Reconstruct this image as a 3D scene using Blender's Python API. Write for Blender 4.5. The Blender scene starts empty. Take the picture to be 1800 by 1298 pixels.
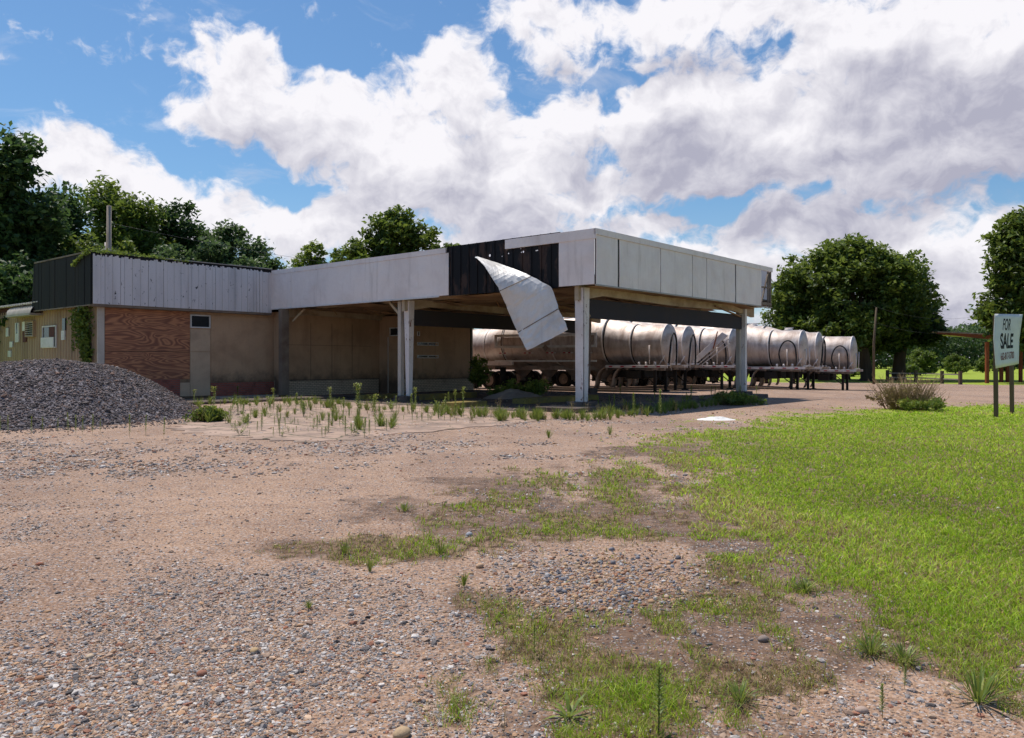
import bpy, bmesh, math, random
import numpy as np
from mathutils import Vector, Matrix
random.seed(7)
RNG = np.random.default_rng(11)
SC = bpy.context.scene
COL = SC.collection
R = math.radians
F = 1400.0 / 1800.0            # focal length as a share of the picture width
EYE = 1.6

# ------------------------------------------------------------------ camera
cam_d = bpy.data.cameras.new('camera')
cam = bpy.data.objects.new('camera', cam_d)
COL.objects.link(cam)
cam.location = (0, 0, EYE)
cam.rotation_euler = (R(90), 0, 0)
cam_d.sensor_fit = 'HORIZONTAL'
cam_d.sensor_width = 36
cam_d.lens = 36 * F
cam_d.shift_y = -12.0 / 1800.0
cam_d.clip_start = 0.05
cam_d.clip_end = 4000
SC.camera = cam
SC.view_settings.view_transform = 'Standard'
SC.view_settings.look = 'None'
SC.view_settings.exposure = 0.2
SC.view_settings.gamma = 1.0
cy = SC.cycles
cy.max_bounces = 7; cy.diffuse_bounces = 3; cy.glossy_bounces = 3; cy.transmission_bounces = 2; cy.transparent_max_bounces = 8
cy.use_adaptive_sampling = True; cy.adaptive_threshold = .02; cy.use_denoising = True; cy.denoiser = 'OPENIMAGEDENOISE'
cy.time_limit = 700

# ------------------------------------------------------------------ node helper
def N(t, typ, props=None, ins=None, out=0):
    n = t.nodes.new('ShaderNode' + typ)
    for k, v in (props or {}).items():
        setattr(n, k, v)
    for k, v in (ins or {}).items():
        s = n.inputs[k]
        if isinstance(v, bpy.types.NodeSocket):
            t.links.new(v, s)
        else:
            s.default_value = v
    return n.outputs[out]
def M(t, op, a, b=None, c=None, clamp=False):
    i = {0: a}
    if b is not None: i[1] = b
    if c is not None: i[2] = c
    return N(t, 'Math', {'operation': op, 'use_clamp': clamp}, i)
def VM(t, op, a, b=None, out=0):
    i = {0: a}
    if b is not None: i[1] = b
    return N(t, 'VectorMath', {'operation': op}, i, out)
def MIX(t, f, a, b, mode='MIX'):
    n = t.nodes.new('ShaderNodeMix'); n.data_type = 'RGBA'; n.blend_type = mode
    for idx, v in ((0, f), (6, a), (7, b)):
        if isinstance(v, bpy.types.NodeSocket): t.links.new(v, n.inputs[idx])
        else: n.inputs[idx].default_value = (*v, 1) if isinstance(v, (tuple, list)) and len(v) == 3 else v
    return n.outputs[2]
def SS(t, x, a, b):
    n = t.nodes.new('ShaderNodeMapRange'); n.interpolation_type = 'SMOOTHSTEP'
    t.links.new(x, n.inputs[0])
    n.inputs[1].default_value = a; n.inputs[2].default_value = b
    n.inputs[3].default_value = 0; n.inputs[4].default_value = 1
    return n.outputs[0]
def NOISE(t, vec, scale, detail=4, rough=.55, dist=0, out=0):
    return N(t, 'TexNoise', {}, {'Vector': vec, 'Scale': scale, 'Detail': detail, 'Roughness': rough, 'Distortion': dist}, out)
def SEP(t, v): 
    n = t.nodes.new('ShaderNodeSeparateXYZ'); t.links.new(v, n.inputs[0]); return n.outputs
def COMB(t, x, y, z=0.0):
    return N(t, 'CombineXYZ', {}, {0: x, 1: y, 2: z})

# ------------------------------------------------------------------ sun and sky
SUN_EL, SUN_H = R(67.5), Vector((1, -1, 0)).normalized()      # shadows fall right and towards the viewer
sd = bpy.data.lights.new('sun', 'SUN'); sun = bpy.data.objects.new('sun', sd); COL.objects.link(sun)
sd.energy = 4.2; sd.angle = R(0.5); sd.color = (1, .93, .84)
ld = SUN_H * math.cos(SUN_EL) + Vector((0, 0, -math.sin(SUN_EL)))
sun.rotation_euler = ld.to_track_quat('-Z', 'Y').to_euler()
sun.location = (0, 0, 60)

def azel(u, v):
    return math.atan2(u - 900, 1400), math.atan2(637 - v, math.hypot(1400, u - 900))

# cumulus banks: centre u, v and radii in picture units, strength; read once as compass directions of the sky
BANKS = [(430, 160, 125, 95, 1.0), (345, 120, 55, 60, .6), (560, 230, 150, 90, 1.0), (720, 280, 190, 110, 1.1), (800, 170, 90, 95, .9),
         (860, 330, 220, 130, 1.1), (330, 200, 70, 60, .6), (600, 390, 330, 75, .8), (130, 290, 95, 65, .9), (250, 350, 160, 80, .9),
         (450, 390, 120, 60, .7), (985, 210, 120, 90, .8), (1160, 200, 170, 110, 1.1), (1300, 260, 230, 130, 1.2),
         (1500, 230, 260, 130, 1.3), (1700, 160, 240, 160, 1.3), (1600, 60, 330, 90, 1.0), (1180, 25, 280, 60, .75),
         (950, 20, 110, 40, .5), (1060, 320, 90, 60, .8), (1150, 400, 190, 45, .7), (1500, 400, 260, 70, .9), (1700, 480, 250, 110, .9),
         (1650, 590, 500, 60, .7), (900, 420, 260, 70, .8), (1250, 480, 200, 50, .6), (560, 300, 100, 28, .1)]
HOLES = [(1270, 365, 90, 32, .8), (1390, 85, 60, 30, .5), (1800, 345, 60, 28, 1.0), (1110, 140, 130, 26, .5), (500, 330, 110, 22, .45),
         (1060, 180, 40, 25, .5), (1170, 350, 50, 30, .5), (600, 60, 110, 90, .4), (430, 300, 130, 30, .5), (330, 270, 70, 40, .5), (610, 110, 60, 50, .4), (150, 130, 260, 130, .5), (480, 345, 150, 22, .5), (640, 400, 200, 18, .35), (980, 150, 160, 30, .4), (1400, 330, 120, 20, .35), (700, 60, 110, 60, .4)]
def NOISE2(t, vec, scale, detail, rough=.6, dist=0, out=0):
    return N(t, 'TexNoise', {'noise_dimensions': '2D'}, {'Vector': vec, 'Scale': scale, 'Detail': detail, 'Roughness': rough, 'Distortion': dist}, out)
def bank_field(t, P, holes=True):
    acc = None
    for (u, v, ru, rv, s) in BANKS:
        a, e = azel(u, v)
        q = N(t, 'VectorMath', {'operation': 'MULTIPLY_ADD'}, {0: P, 1: (1400 / ru, 1400 / rv, 0), 2: (-a * 1400 / ru, -e * 1400 / rv, 0)})
        val = M(t, 'MULTIPLY_ADD', VM(t, 'LENGTH', q, None, 1), -s, s)
        acc = val if acc is None else M(t, 'SMOOTH_MAX', acc, val, .12)
    if holes:
        for (u, v, ru, rv, s) in HOLES:
            a, e = azel(u, v)
            q = N(t, 'VectorMath', {'operation': 'MULTIPLY_ADD'}, {0: P, 1: (1400 / ru, 1400 / rv, 0), 2: (-a * 1400 / ru, -e * 1400 / rv, 0)})
            acc = M(t, 'SUBTRACT', acc, M(t, 'MAXIMUM', M(t, 'MULTIPLY_ADD', VM(t, 'LENGTH', q, None, 1), -s * 1.35, s * 1.35), 0.0))
    return M(t, 'MAXIMUM', acc, -.42)

world = bpy.data.worlds.new('World'); SC.world = world; world.use_nodes = True
world.cycles.sampling_method = 'MANUAL'; world.cycles.sample_map_resolution = 256
wt = world.node_tree; wt.nodes.clear()
sky = wt.nodes.new('ShaderNodeTexSky'); sky.sky_type = 'NISHITA'; sky.sun_disc = False
sky.sun_elevation = SUN_EL; sky.sun_rotation = R(-45); sky.air_density = 1.15; sky.dust_density = .5; sky.ozone_density = 1.6
dirv = N(wt, 'TexCoord', {}, {}, 0)
sx, sy, sz = SEP(wt, VM(wt, 'NORMALIZE', dirv))
PE = COMB(wt, M(wt, 'ARCTAN2', sx, sy), M(wt, 'ARCSINE', sz), 0.0)
wrp = VM(wt, 'SUBTRACT', NOISE2(wt, PE, 9, 3, .6, 0, 1), (.5, .5, .5))
P1 = N(wt, 'VectorMath', {'operation': 'MULTIPLY_ADD'}, {0: wrp, 1: (.11, .085, 0), 2: PE})
bank = bank_field(wt, P1)
bankup = bank_field(wt, VM(wt, 'ADD', P1, (-.02, .06, 0)), False)
PW = N(wt, 'VectorMath', {'operation': 'MULTIPLY_ADD'}, {0: wrp, 1: (.05, .05, 0), 2: VM(wt, 'MULTIPLY', PE, (1, 1.2, 0))})
nz = NOISE2(wt, PW, 13, 8, .62)
nzu = NOISE2(wt, VM(wt, 'ADD', PW, (-.006, .014, 0)), 13, 5, .58)
puf = NOISE2(wt, PW, 34, 3, .5)
billow = M(wt, 'SUBTRACT', 1.0, M(wt, 'MULTIPLY', M(wt, 'ABSOLUTE', M(wt, 'SUBTRACT', puf, .5)), 4.0))
d0 = M(wt, 'ADD', M(wt, 'MULTIPLY', bank, 1.3), M(wt, 'MULTIPLY', M(wt, 'SUBTRACT', nz, .5), 2.7))
d0 = M(wt, 'ADD', d0, M(wt, 'MULTIPLY', M(wt, 'SUBTRACT', billow, .45), .22))
alpha = SS(wt, d0, -.22, .46)
relief = M(wt, 'MULTIPLY', M(wt, 'SUBTRACT', nzu, nz), 3.4)          # sides turned away from the light
thick = SS(wt, bankup, .02, .75)
az_term = SS(wt, SEP(wt, PE)[0], -.25, .30)
shade = M(wt, 'MULTIPLY', thick, M(wt, 'ADD', .54, M(wt, 'MULTIPLY', az_term, .28)))
shade = M(wt, 'ADD', shade, M(wt, 'MULTIPLY', relief, .55))
shade = M(wt, 'ADD', shade, M(wt, 'MULTIPLY', M(wt, 'SUBTRACT', nz, .5), .9))
shade = M(wt, 'ADD', shade, 0.0, clamp=True)
ccol = MIX(wt, shade, (.83, .815, .85), (.385, .385, .475))
wisp = NOISE2(wt, VM(wt, 'MULTIPLY', PE, (1, 2.4, 0)), 7, 6, .62, .4)
thin = M(wt, 'MULTIPLY', SS(wt, wisp, .55, .8), .36)
alpha = M(wt, 'MAXIMUM', alpha, thin)
low = M(wt, 'MULTIPLY', SS(wt, sz, .22, .0), .35)           # paler air towards the horizon
skyc = MIX(wt, 1.0, sky.outputs[0], (.058, .080, .098), 'MULTIPLY')
skyc = MIX(wt, low, skyc, (.55, .62, .80))
fin = MIX(wt, alpha, skyc, ccol)
bg = N(wt, 'Background', {}, {'Color': fin, 'Strength': 1.0})
wo = wt.nodes.new('ShaderNodeOutputWorld'); wt.links.new(bg, wo.inputs[0])

# ------------------------------------------------------------------ object helpers
def tag(o, label=None, cat=None, group=None, kind=None):
    if label: o['label'] = label
    if cat: o['category'] = cat
    if group: o['group'] = group
    if kind: o['kind'] = kind
    return o
def thing(name, label, cat, loc=(0, 0, 0), rz=0, group=None):
    o = bpy.data.objects.new(name, None); COL.objects.link(o)
    o.location = loc; o.rotation_euler = (0, 0, rz); o.empty_display_size = .3
    return tag(o, label, cat, group)
def link_mesh(name, me, mat, parent=None):
    o = bpy.data.objects.new(name, me); COL.objects.link(o)
    if mat: me.materials.append(mat)
    if parent: o.parent = parent
    return o
def copy_tree(o, parent=None):
    c = o.copy(); COL.objects.link(c)
    if parent is not None: c.parent = parent
    for ch in [x for x in list(o.children)]:
        copy_tree(ch, c)
    return c
class MB:
    def __init__(s): s.v = []; s.f = []; s.sm = []
    def add(s, vs, fs, smooth=False):
        b = len(s.v); s.v += [tuple(p) for p in vs]
        for f in fs: s.f.append([b + i for i in f]); s.sm.append(smooth)
        return s
    def box(s, x0, x1, y0, y1, z0, z1):
        vs = [(x0, y0, z0), (x1, y0, z0), (x1, y1, z0), (x0, y1, z0), (x0, y0, z1), (x1, y0, z1), (x1, y1, z1), (x0, y1, z1)]
        return s.add(vs, [(0, 3, 2, 1), (4, 5, 6, 7), (0, 1, 5, 4), (1, 2, 6, 5), (2, 3, 7, 6), (3, 0, 4, 7)])
    def hexa(s, lo, hi):          # four bottom and four top points
        return s.add(list(lo) + list(hi), [(0, 3, 2, 1), (4, 5, 6, 7), (0, 1, 5, 4), (1, 2, 6, 5), (2, 3, 7, 6), (3, 0, 4, 7)])
    def bar(s, p, q, w, h=None, up=(0, 0, 1)):
        p, q = Vector(p), Vector(q); h = h or w
        d = (q - p).normalized(); upv = Vector(up)
        if abs(d.dot(upv)) > .98: upv = Vector((1, 0, 0))
        a = d.cross(upv).normalized() * w / 2; b = a.cross(d).normalized() * h / 2
        return s.hexa([p - a - b, p + a - b, p + a + b, p - a + b], [q - a - b, q + a - b, q + a + b, q - a + b])
    def tube(s, pts, rad, n=8, caps=True):
        pts = [Vector(p) for p in pts]; rs = rad if isinstance(rad, (list, tuple)) else [rad] * len(pts)
        vs = []; fs = []; prev = None
        for i, p in enumerate(pts):
            d = (pts[min(i + 1, len(pts) - 1)] - pts[max(i - 1, 0)]).normalized()
            if prev is None:
                a = d.cross(Vector((0, 0, 1)))
                if a.length < .05: a = d.cross(Vector((1, 0, 0)))
            else: a = prev - d * prev.dot(d)
            a.normalize(); prev = a; b = d.cross(a)
            for k in range(n):
                t = 2 * math.pi * k / n
                vs.append(p + (a * math.cos(t) + b * math.sin(t)) * rs[i])
        for i in range(len(pts) - 1):
            for k in range(n):
                k2 = (k + 1) % n
                fs.append((i * n + k, i * n + k2, (i + 1) * n + k2, (i + 1) * n + k))
        s.add(vs, fs, True)
        if caps:
            b0 = len(s.v) - len(vs)
            s.f.append([b0 + k for k in range(n)][::-1]); s.sm.append(False)
            s.f.append([b0 + (len(pts) - 1) * n + k for k in range(n)]); s.sm.append(False)
        return s
    def rings(s, rr, n=40, cap=True):     # rr: (x, centre z, radius) about the x axis
        vs = []; fs = []
        for (x, cz, r) in rr:
            for k in range(n):
                t = 2 * math.pi * k / n; vs.append((x, r * math.cos(t), cz + r * math.sin(t)))
        for i in range(len(rr) - 1):
            for k in range(n):
                k2 = (k + 1) % n; fs.append((i * n + k, i * n + k2, (i + 1) * n + k2, (i + 1) * n + k))
        return s.add(vs, fs, True)
    def build(s, name, mat, parent=None, bevel=0):
        me = bpy.data.meshes.new(name); me.from_pydata(s.v, [], s.f)
        me.polygons.foreach_set('use_smooth', s.sm); me.update()
        bm = bmesh.new(); bm.from_mesh(me); bmesh.ops.recalc_face_normals(bm, faces=bm.faces)
        bm.to_mesh(me); bm.free()
        o = link_mesh(name, me, mat, parent)
        if bevel:
            md = o.modifiers.new('bevel', 'BEVEL'); md.width = bevel; md.segments = 1; md.limit_method = 'ANGLE'
        return o
def fast_mesh(name, verts, faces, col=None, smooth=False):
    verts = np.ascontiguousarray(verts, np.float32); faces = np.ascontiguousarray(faces, np.int32)
    me = bpy.data.meshes.new(name); k = faces.shape[1]
    me.vertices.add(len(verts)); me.vertices.foreach_set('co', verts.ravel())
    me.loops.add(faces.size); me.loops.foreach_set('vertex_index', faces.ravel())
    me.polygons.add(len(faces)); me.polygons.foreach_set('loop_start', np.arange(0, faces.size, k, dtype=np.int32))
    try: me.polygons.foreach_set('loop_total', np.full(len(faces), k, np.int32))
    except Exception: pass
    me.polygons.foreach_set('use_smooth', np.full(len(faces), smooth))
    if col is not None:
        c = np.ones((len(verts), 4), np.float32); c[:, :3] = col
        at = me.attributes.new('col', 'FLOAT_COLOR', 'POINT'); at.data.foreach_set('color', c.ravel())
    me.update(); me.validate(); return me

# picture point to world point
def W(u, v, z=0.0):
    d = (EYE - z) * 1400.0 / (v - 637.0); return ((u - 900) / 1400.0 * d, d, z)
def WD(u, v, d): return ((u - 900) / 1400.0 * d, d, EYE + (637 - v) / 1400.0 * d)

# ------------------------------------------------------------------ materials
def mat_new(name):
    m = bpy.data.materials.new(name); m.use_nodes = True; t = m.node_tree; t.nodes.clear()
    b = t.nodes.new('ShaderNodeBsdfPrincipled'); o = t.nodes.new('ShaderNodeOutputMaterial')
    t.links.new(b.outputs[0], o.inputs[0]); return m, t, b
def setb(t, b, **k):
    names = {'color': 'Base Color', 'rough': 'Roughness', 'metal': 'Metallic', 'normal': 'Normal', 'spec': 'Specular IOR Level', 'alpha': 'Alpha'}
    for kk, v in k.items():
        s = b.inputs[names[kk]]
        if isinstance(v, bpy.types.NodeSocket): t.links.new(v, s)
        else: s.default_value = (*v, 1) if isinstance(v, tuple) and len(v) == 3 else v
def bump(t, h, strength=.5, dist=.02):
    return N(t, 'Bump', {}, {'Height': h, 'Strength': strength, 'Distance': dist})
def ocoord(t): return N(t, 'TexCoord', {}, {}, 3)
def worn(name, base, dark, rough=.6, metal=0.0, scale=1.5, amount=.5, speck=None, streak=False, bumpk=.15, speck_th=.68, dent=0.0, grime=0.0):
    m, t, b = mat_new(name); p = ocoord(t)
    q = VM(t, 'MULTIPLY', p, (1, 1, .18)) if streak else p
    n1 = NOISE(t, q, scale, 7, .6, .3)
    c = MIX(t, M(t, 'MULTIPLY', SS(t, n1, .38, .75), amount), base, dark)
    n2 = NOISE(t, p, scale * 14, 5, .6)
    c = MIX(t, M(t, 'MULTIPLY', SS(t, n2, .45, .8), .25), c, dark)
    if speck:
        n3 = NOISE(t, VM(t, 'MULTIPLY', p, (1, 1, .45)), scale * 5, 6, .65, .6)
        c = MIX(t, SS(t, n3, speck_th, speck_th + .03), c, speck)
    if grime:
        gm = M(t, 'MULTIPLY', SS(t, M(t, 'ADD', SEP(t, p)[2], M(t, 'MULTIPLY', NOISE(t, p, 2.5, 6, .7), 1.3)), 2.0, 1.1), grime); c = MIX(t, gm, c, (.06, .045, .035))
        rs = NOISE(t, VM(t, 'MULTIPLY', p, (1, 1, .07)), 4.0, 5, .6); c = MIX(t, M(t, 'MULTIPLY', SS(t, rs, .52, .75), .5), c, dark)
    hh = n2; nb = bump(t, n2, bumpk, .01)
    if dent:
        dn = NOISE(t, p, 1.1, 3, .5, .6); nb = N(t, 'Bump', {}, {'Height': dn, 'Strength': dent, 'Distance': .12, 'Normal': nb})
        st = NOISE(t, VM(t, 'MULTIPLY', p, (1, 1, .10)), 3.2, 6, .65); c = MIX(t, M(t, 'MULTIPLY', SS(t, st, .52, .76), .32), c, (.34, .27, .22))
    setb(t, b, color=c, rough=rough, metal=metal, spec=.22, normal=nb)
    return m
MT = {}
MT['white_paint'] = worn('white_paint', (.87, .78, .735), (.70, .60, .56), .55, 0, .7, .7, (.14, .09, .08), False, .1, .70, .45)
MT['white_planks'] = worn('white_planks', (.70, .65, .64), (.42, .39, .385), .75, 0, 1.6, .6, (.06, .055, .055), True, .3, .635)
MT['black_board'] = worn('black_board', (.014, .013, .015), (.032, .024, .022), .8, 0, 1.2, .7, None, True)
MT['trim_pale'] = worn('trim_pale', (.42, .38, .33), (.22, .18, .15), .6, .0, 2, .6)
MT['tan_board'] = worn('tan_board', (.50, .325, .20), (.31, .195, .12), .8, 0, .9, .7, (.09, .06, .045), False, .25, .735, 0, .8)
MT['tan_board_pale'] = worn('tan_board_pale', (.54, .39, .265), (.30, .22, .15), .8, 0, 1.3, .6)
MT['tan_metal'] = worn('tan_metal', (.39, .275, .175), (.22, .15, .095), .7, 0, 1.1, .7, None, True)
MT['post_paint'] = worn('post_paint', (.55, .49, .42), (.36, .30, .24), .7, 0, 1.2, .6)
MT['rusty_white'] = worn('rusty_white', (.78, .72, .69), (.46, .40, .35), .5, 0, 1.2, .5, (.17, .055, .03), False, .15, .615)
MT['brown_steel'] = worn('brown_steel', (.22, .175, .135), (.10, .06, .04), .7, 0, 1.5, .7)
MT['soffit'] = worn('soffit', (.42, .27, .15), (.13, .07, .04), .8, 0, .8, .9, (.045, .03, .02), False, .3, .66)
MT['steel_beam'] = worn('steel_beam', (.50, .40, .28), (.20, .12, .07), .7, 0, 1.0, .8)
MT['grey_beam'] = worn('grey_beam', (.038, .036, .042), (.06, .042, .038), .75, 0, 1.0, .6, None, True)
MT['roof_tar'] = worn('roof_tar', (.07, .065, .06), (.14, .12, .10), .9, 0, 1.0, .6)
MT['dark'] = worn('dark', (.018, .016, .015), (.035, .03, .026), .7, 0, 2, .6)
MT['rubber'] = worn('rubber', (.022, .021, .02), (.07, .06, .05), .85, 0, 3, .6)
MT['black_hose'] = worn('black_hose', (.02, .02, .022), (.06, .055, .05), .55, 0, 5, .5)
MT['red_tape'] = worn('red_tape', (.42, .03, .05), (.25, .05, .05), .5, 0, 8, .5)
MT['white_tape'] = worn('white_tape', (.7, .68, .66), (.45, .4, .38), .5, 0, 8, .5)
MT['concrete'] = worn('concrete', (.36, .29, .24), (.20, .16, .13), .9, 0, 1.2, .7, (.09, .075, .06), False, .3, .66)
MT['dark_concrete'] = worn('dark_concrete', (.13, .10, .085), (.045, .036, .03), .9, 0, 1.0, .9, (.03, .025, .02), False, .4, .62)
MT['yellow_kerb'] = worn('yellow_kerb', (.26, .19, .045), (.12, .10, .06), .85, 0, 2.2, .8, (.08, .07, .05), False, .3, .63)
MT['post_wood'] = worn('post_wood', (.13, .095, .06), (.06, .045, .03), .9, 0, 3, .8, None, True, .5)
MT['twig'] = worn('twig', (.30, .21, .12), (.16, .12, .05), .9, 0, 3, .8)
MT['grey_wood'] = worn('grey_wood', (.30, .26, .22), (.15, .12, .10), .9, 0, 3, .8, None, True, .5)
MT['rust_steel'] = worn('rust_steel', (.30, .085, .035), (.18, .05, .025), .75, 0, 2, .7)
MT['tin_roof'] = worn('tin_roof', (.38, .30, .24), (.22, .15, .11), .5, .3, 2, .7)
MT['sign_white'] = worn('sign_white', (.74, .76, .75), (.55, .56, .54), .5, 0, 2, .5, (.12, .1, .1), False, .05, .78)
MT['sign_black'] = worn('sign_black', (.02, .02, .024), (.05, .05, .05), .5, 0, 6, .4)
MT['sign_maroon'] = worn('sign_maroon', (.17, .05, .06), (.30, .16, .16), .5, 0, 6, .6)
MT['bark'] = worn('bark', (.09, .068, .05), (.04, .03, .022), .95, 0, 2, .8, None, True, .8)
MT['wire'] = worn('wire', (.10, .10, .10), (.05, .05, .05), .6)
MT['plaster'] = worn('plaster', (.75, .74, .72), (.5, .47, .44), .9, 0, 4, .6, (.2, .18, .16), False, .5)
MT['window_white'] = worn('window_white', (.68, .67, .64), (.42, .39, .35), .55, 0, 3, .6)
MT['maroon_board'] = worn('maroon_board', (.10, .03, .025), (.05, .02, .02), .7, 0, 4, .6)

def mk_glass():
    m, t, b = mat_new('dark_glass'); setb(t, b, color=(.02, .025, .03), rough=.12, spec=.6)
    return m
MT['glass'] = mk_glass()

def mk_tank():
    m, t, b = mat_new('dirty_aluminium'); p = ocoord(t)
    st = NOISE(t, VM(t, 'MULTIPLY', p, (1.1, .25, .35)), 2.4, 7, .62, .5)
    blot = NOISE(t, p, 1.3, 6, .62, .8)
    fine = NOISE(t, p, 22, 5, .6)
    c = MIX(t, SS(t, st, .40, .68), (.66, .58, .53), (.45, .36, .31))
    c = MIX(t, M(t, 'MULTIPLY', SS(t, blot, .50, .72), .55), c, (.30, .235, .195))
    c = MIX(t, M(t, 'MULTIPLY', SS(t, fine, .5, .8), .25), c, (.30, .22, .17))
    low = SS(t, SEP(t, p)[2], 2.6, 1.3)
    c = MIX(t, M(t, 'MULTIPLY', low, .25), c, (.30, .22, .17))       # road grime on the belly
    rgh = M(t, 'ADD', .46, M(t, 'MULTIPLY', blot, .35))
    setb(t, b, color=c, rough=rgh, metal=.7, normal=bump(t, M(t, 'ADD', fine, M(t, 'MULTIPLY', blot, 6.0)), .12, .02))
    return m
MT['tank'] = mk_tank()
MT['alu_trim'] = worn('alu_trim', (.72, .66, .63), (.42, .35, .30), .5, .15, 3, .6)
MT['fender_metal'] = worn('fender_metal', (.34, .28, .24), (.16, .12, .10), .55, .4, 2, .8)

def mk_plywood():
    m, t, b = mat_new('weathered_plywood'); p = ocoord(t)
    q = VM(t, 'MULTIPLY', p, (.38, .38, 2.1))
    n = NOISE(t, q, .62, 2, .45, 1.6)
    rg = M(t, 'FRACT', M(t, 'MULTIPLY', n, 15.0))
    rg = M(t, 'ABSOLUTE', M(t, 'SUBTRACT', rg, .5))
    c = MIX(t, SS(t, rg, .05, .42), (.52, .23, .11), (.22, .085, .048))
    c = MIX(t, M(t, 'MULTIPLY', NOISE(t, p, 3, 5, .6), .35), c, (.27, .12, .075))
    x, y, z = SEP(t, p)
    seam = M(t, 'LESS_THAN', M(t, 'ABSOLUTE', M(t, 'SUBTRACT', z, 2.04)), .012)
    c = MIX(t, seam, c, (.03, .015, .01))
    setb(t, b, color=c, rough=.8, normal=bump(t, rg, .3, .008)); return m
MT['plywood'] = mk_plywood()

def mk_brick(name, c1, c2, mortar, stain):
    m, t, b = mat_new(name); p = ocoord(t); x, y, z = SEP(t, p)
    v = COMB(t, M(t, 'ADD', x, y), z, 0.0)
    n = t.nodes.new('ShaderNodeTexBrick'); t.links.new(v, n.inputs['Vector'])
    n.inputs['Color1'].default_value = (*c1, 1); n.inputs['Color2'].default_value = (*c2, 1); n.inputs['Mortar'].default_value = (*mortar, 1)
    n.inputs['Scale'].default_value = 1; n.inputs['Mortar Size'].default_value = .009
    n.inputs['Brick Width'].default_value = .215; n.inputs['Row Height'].default_value = .085
    ns = NOISE(t, p, 1.1, 7, .65, .4)
    c = MIX(t, M(t, 'MULTIPLY', SS(t, ns, .54, .70), .7), n.outputs[0], stain)
    setb(t, b, color=c, rough=.85, normal=bump(t, n.outputs[1], -.6, .01)); return m
MT['red_brick'] = mk_brick('red_brick', (.36, .095, .06), (.27, .07, .05), (.16, .12, .10), (.025, .018, .016))
MT['white_brick'] = mk_brick('painted_brick', (.55, .43, .31), (.46, .36, .26), (.13, .10, .075), (.24, .18, .13))

def mk_foliage(name, dark, mid, light, trans=.42):
    m = bpy.data.materials.new(name); m.use_nodes = True; t = m.node_tree; t.nodes.clear()
    a = N(t, 'Attribute', {'attribute_name': 'col'}, {}, 0)
    f = SEP(t, a)[0]
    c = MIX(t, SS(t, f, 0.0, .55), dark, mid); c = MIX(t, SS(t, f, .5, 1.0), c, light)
    d = N(t, 'BsdfPrincipled', {}, {'Base Color': c, 'Roughness': .5, 'Specular IOR Level': .35})
    tr = N(t, 'BsdfTranslucent', {}, {'Color': MIX(t, .5, c, light)})
    mx = N(t, 'MixShader', {}, {0: trans, 1: d, 2: tr})
    o = t.nodes.new('ShaderNodeOutputMaterial'); t.links.new(mx, o.inputs[0]); return m
MT['leaf_dark'] = mk_foliage('leaf_dark', (.022, .050, .016), (.052, .105, .030), (.12, .19, .05))
MT['leaf_mid'] = mk_foliage('leaf_mid', (.042, .072, .014), (.10, .155, .026), (.22, .28, .045))
MT['leaf_light'] = mk_foliage('leaf_light', (.050, .085, .016), (.12, .18, .03), (.25, .31, .055))
MT['leaf_kudzu'] = mk_foliage('leaf_kudzu', (.030, .062, .022), (.070, .125, .042), (.14, .21, .07))
MT['weed_green'] = mk_foliage('weed_green', (.07, .11, .02), (.15, .22, .035), (.30, .33, .06), .35)
MT['weed_dry'] = mk_foliage('weed_dry', (.12, .075, .035), (.24, .17, .075), (.34, .30, .10), .3)

def mk_vcol(name, rough=.8, spec=.3, trans=0.0, bumpy=0):
    m = bpy.data.materials.new(name); m.use_nodes = True; t = m.node_tree; t.nodes.clear()
    a = N(t, 'Attribute', {'attribute_name': 'col'}, {}, 0)
    k = {'Base Color': a, 'Roughness': rough, 'Specular IOR Level': spec}
    if bumpy: 
        nn = NOISE(t, ocoord(t), bumpy, 4, .6); k['Normal'] = bump(t, nn, .4, .01)
        k['Base Color'] = MIX(t, M(t, 'MULTIPLY', nn, .5), a, (.12, .10, .09))
    d = N(t, 'BsdfPrincipled', {}, k); o = t.nodes.new('ShaderNodeOutputMaterial')
    if trans:
        tr = N(t, 'BsdfTranslucent', {}, {'Color': a}); d = N(t, 'MixShader', {}, {0: trans, 1: d, 2: tr})
    t.links.new(d, o.inputs[0]); return m
MT['stone'] = mk_vcol('stone', .8, .3, 0, 60)
MT['blade'] = mk_vcol('blade', .5, .3, .45)

# ------------------------------------------------------------------ value noise for numpy
_L = RNG.random((512, 512))
def vnoise(x, y):
    xi = np.floor(x).astype(int); yi = np.floor(y).astype(int); fx = x - xi; fy = y - yi
    fx = fx * fx * (3 - 2 * fx); fy = fy * fy * (3 - 2 * fy)
    g = lambda a, b: _L[a % 512, b % 512]
    return (g(xi, yi) * (1 - fx) + g(xi + 1, yi) * fx) * (1 - fy) + (g(xi, yi + 1) * (1 - fx) + g(xi + 1, yi + 1) * fx) * fy
def fbm(x, y, o=5):
    s = 0; a = .5; n = 0
    for i in range(o):
        s = s + a * vnoise(x * 2 ** i + 17 * i, y * 2 ** i + 31 * i); n += a; a *= .5
    return s / n
def sstep(x, a, b):
    t = np.clip((x - a) / (b - a), 0, 1); return t * t * (3 - 2 * t)

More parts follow.
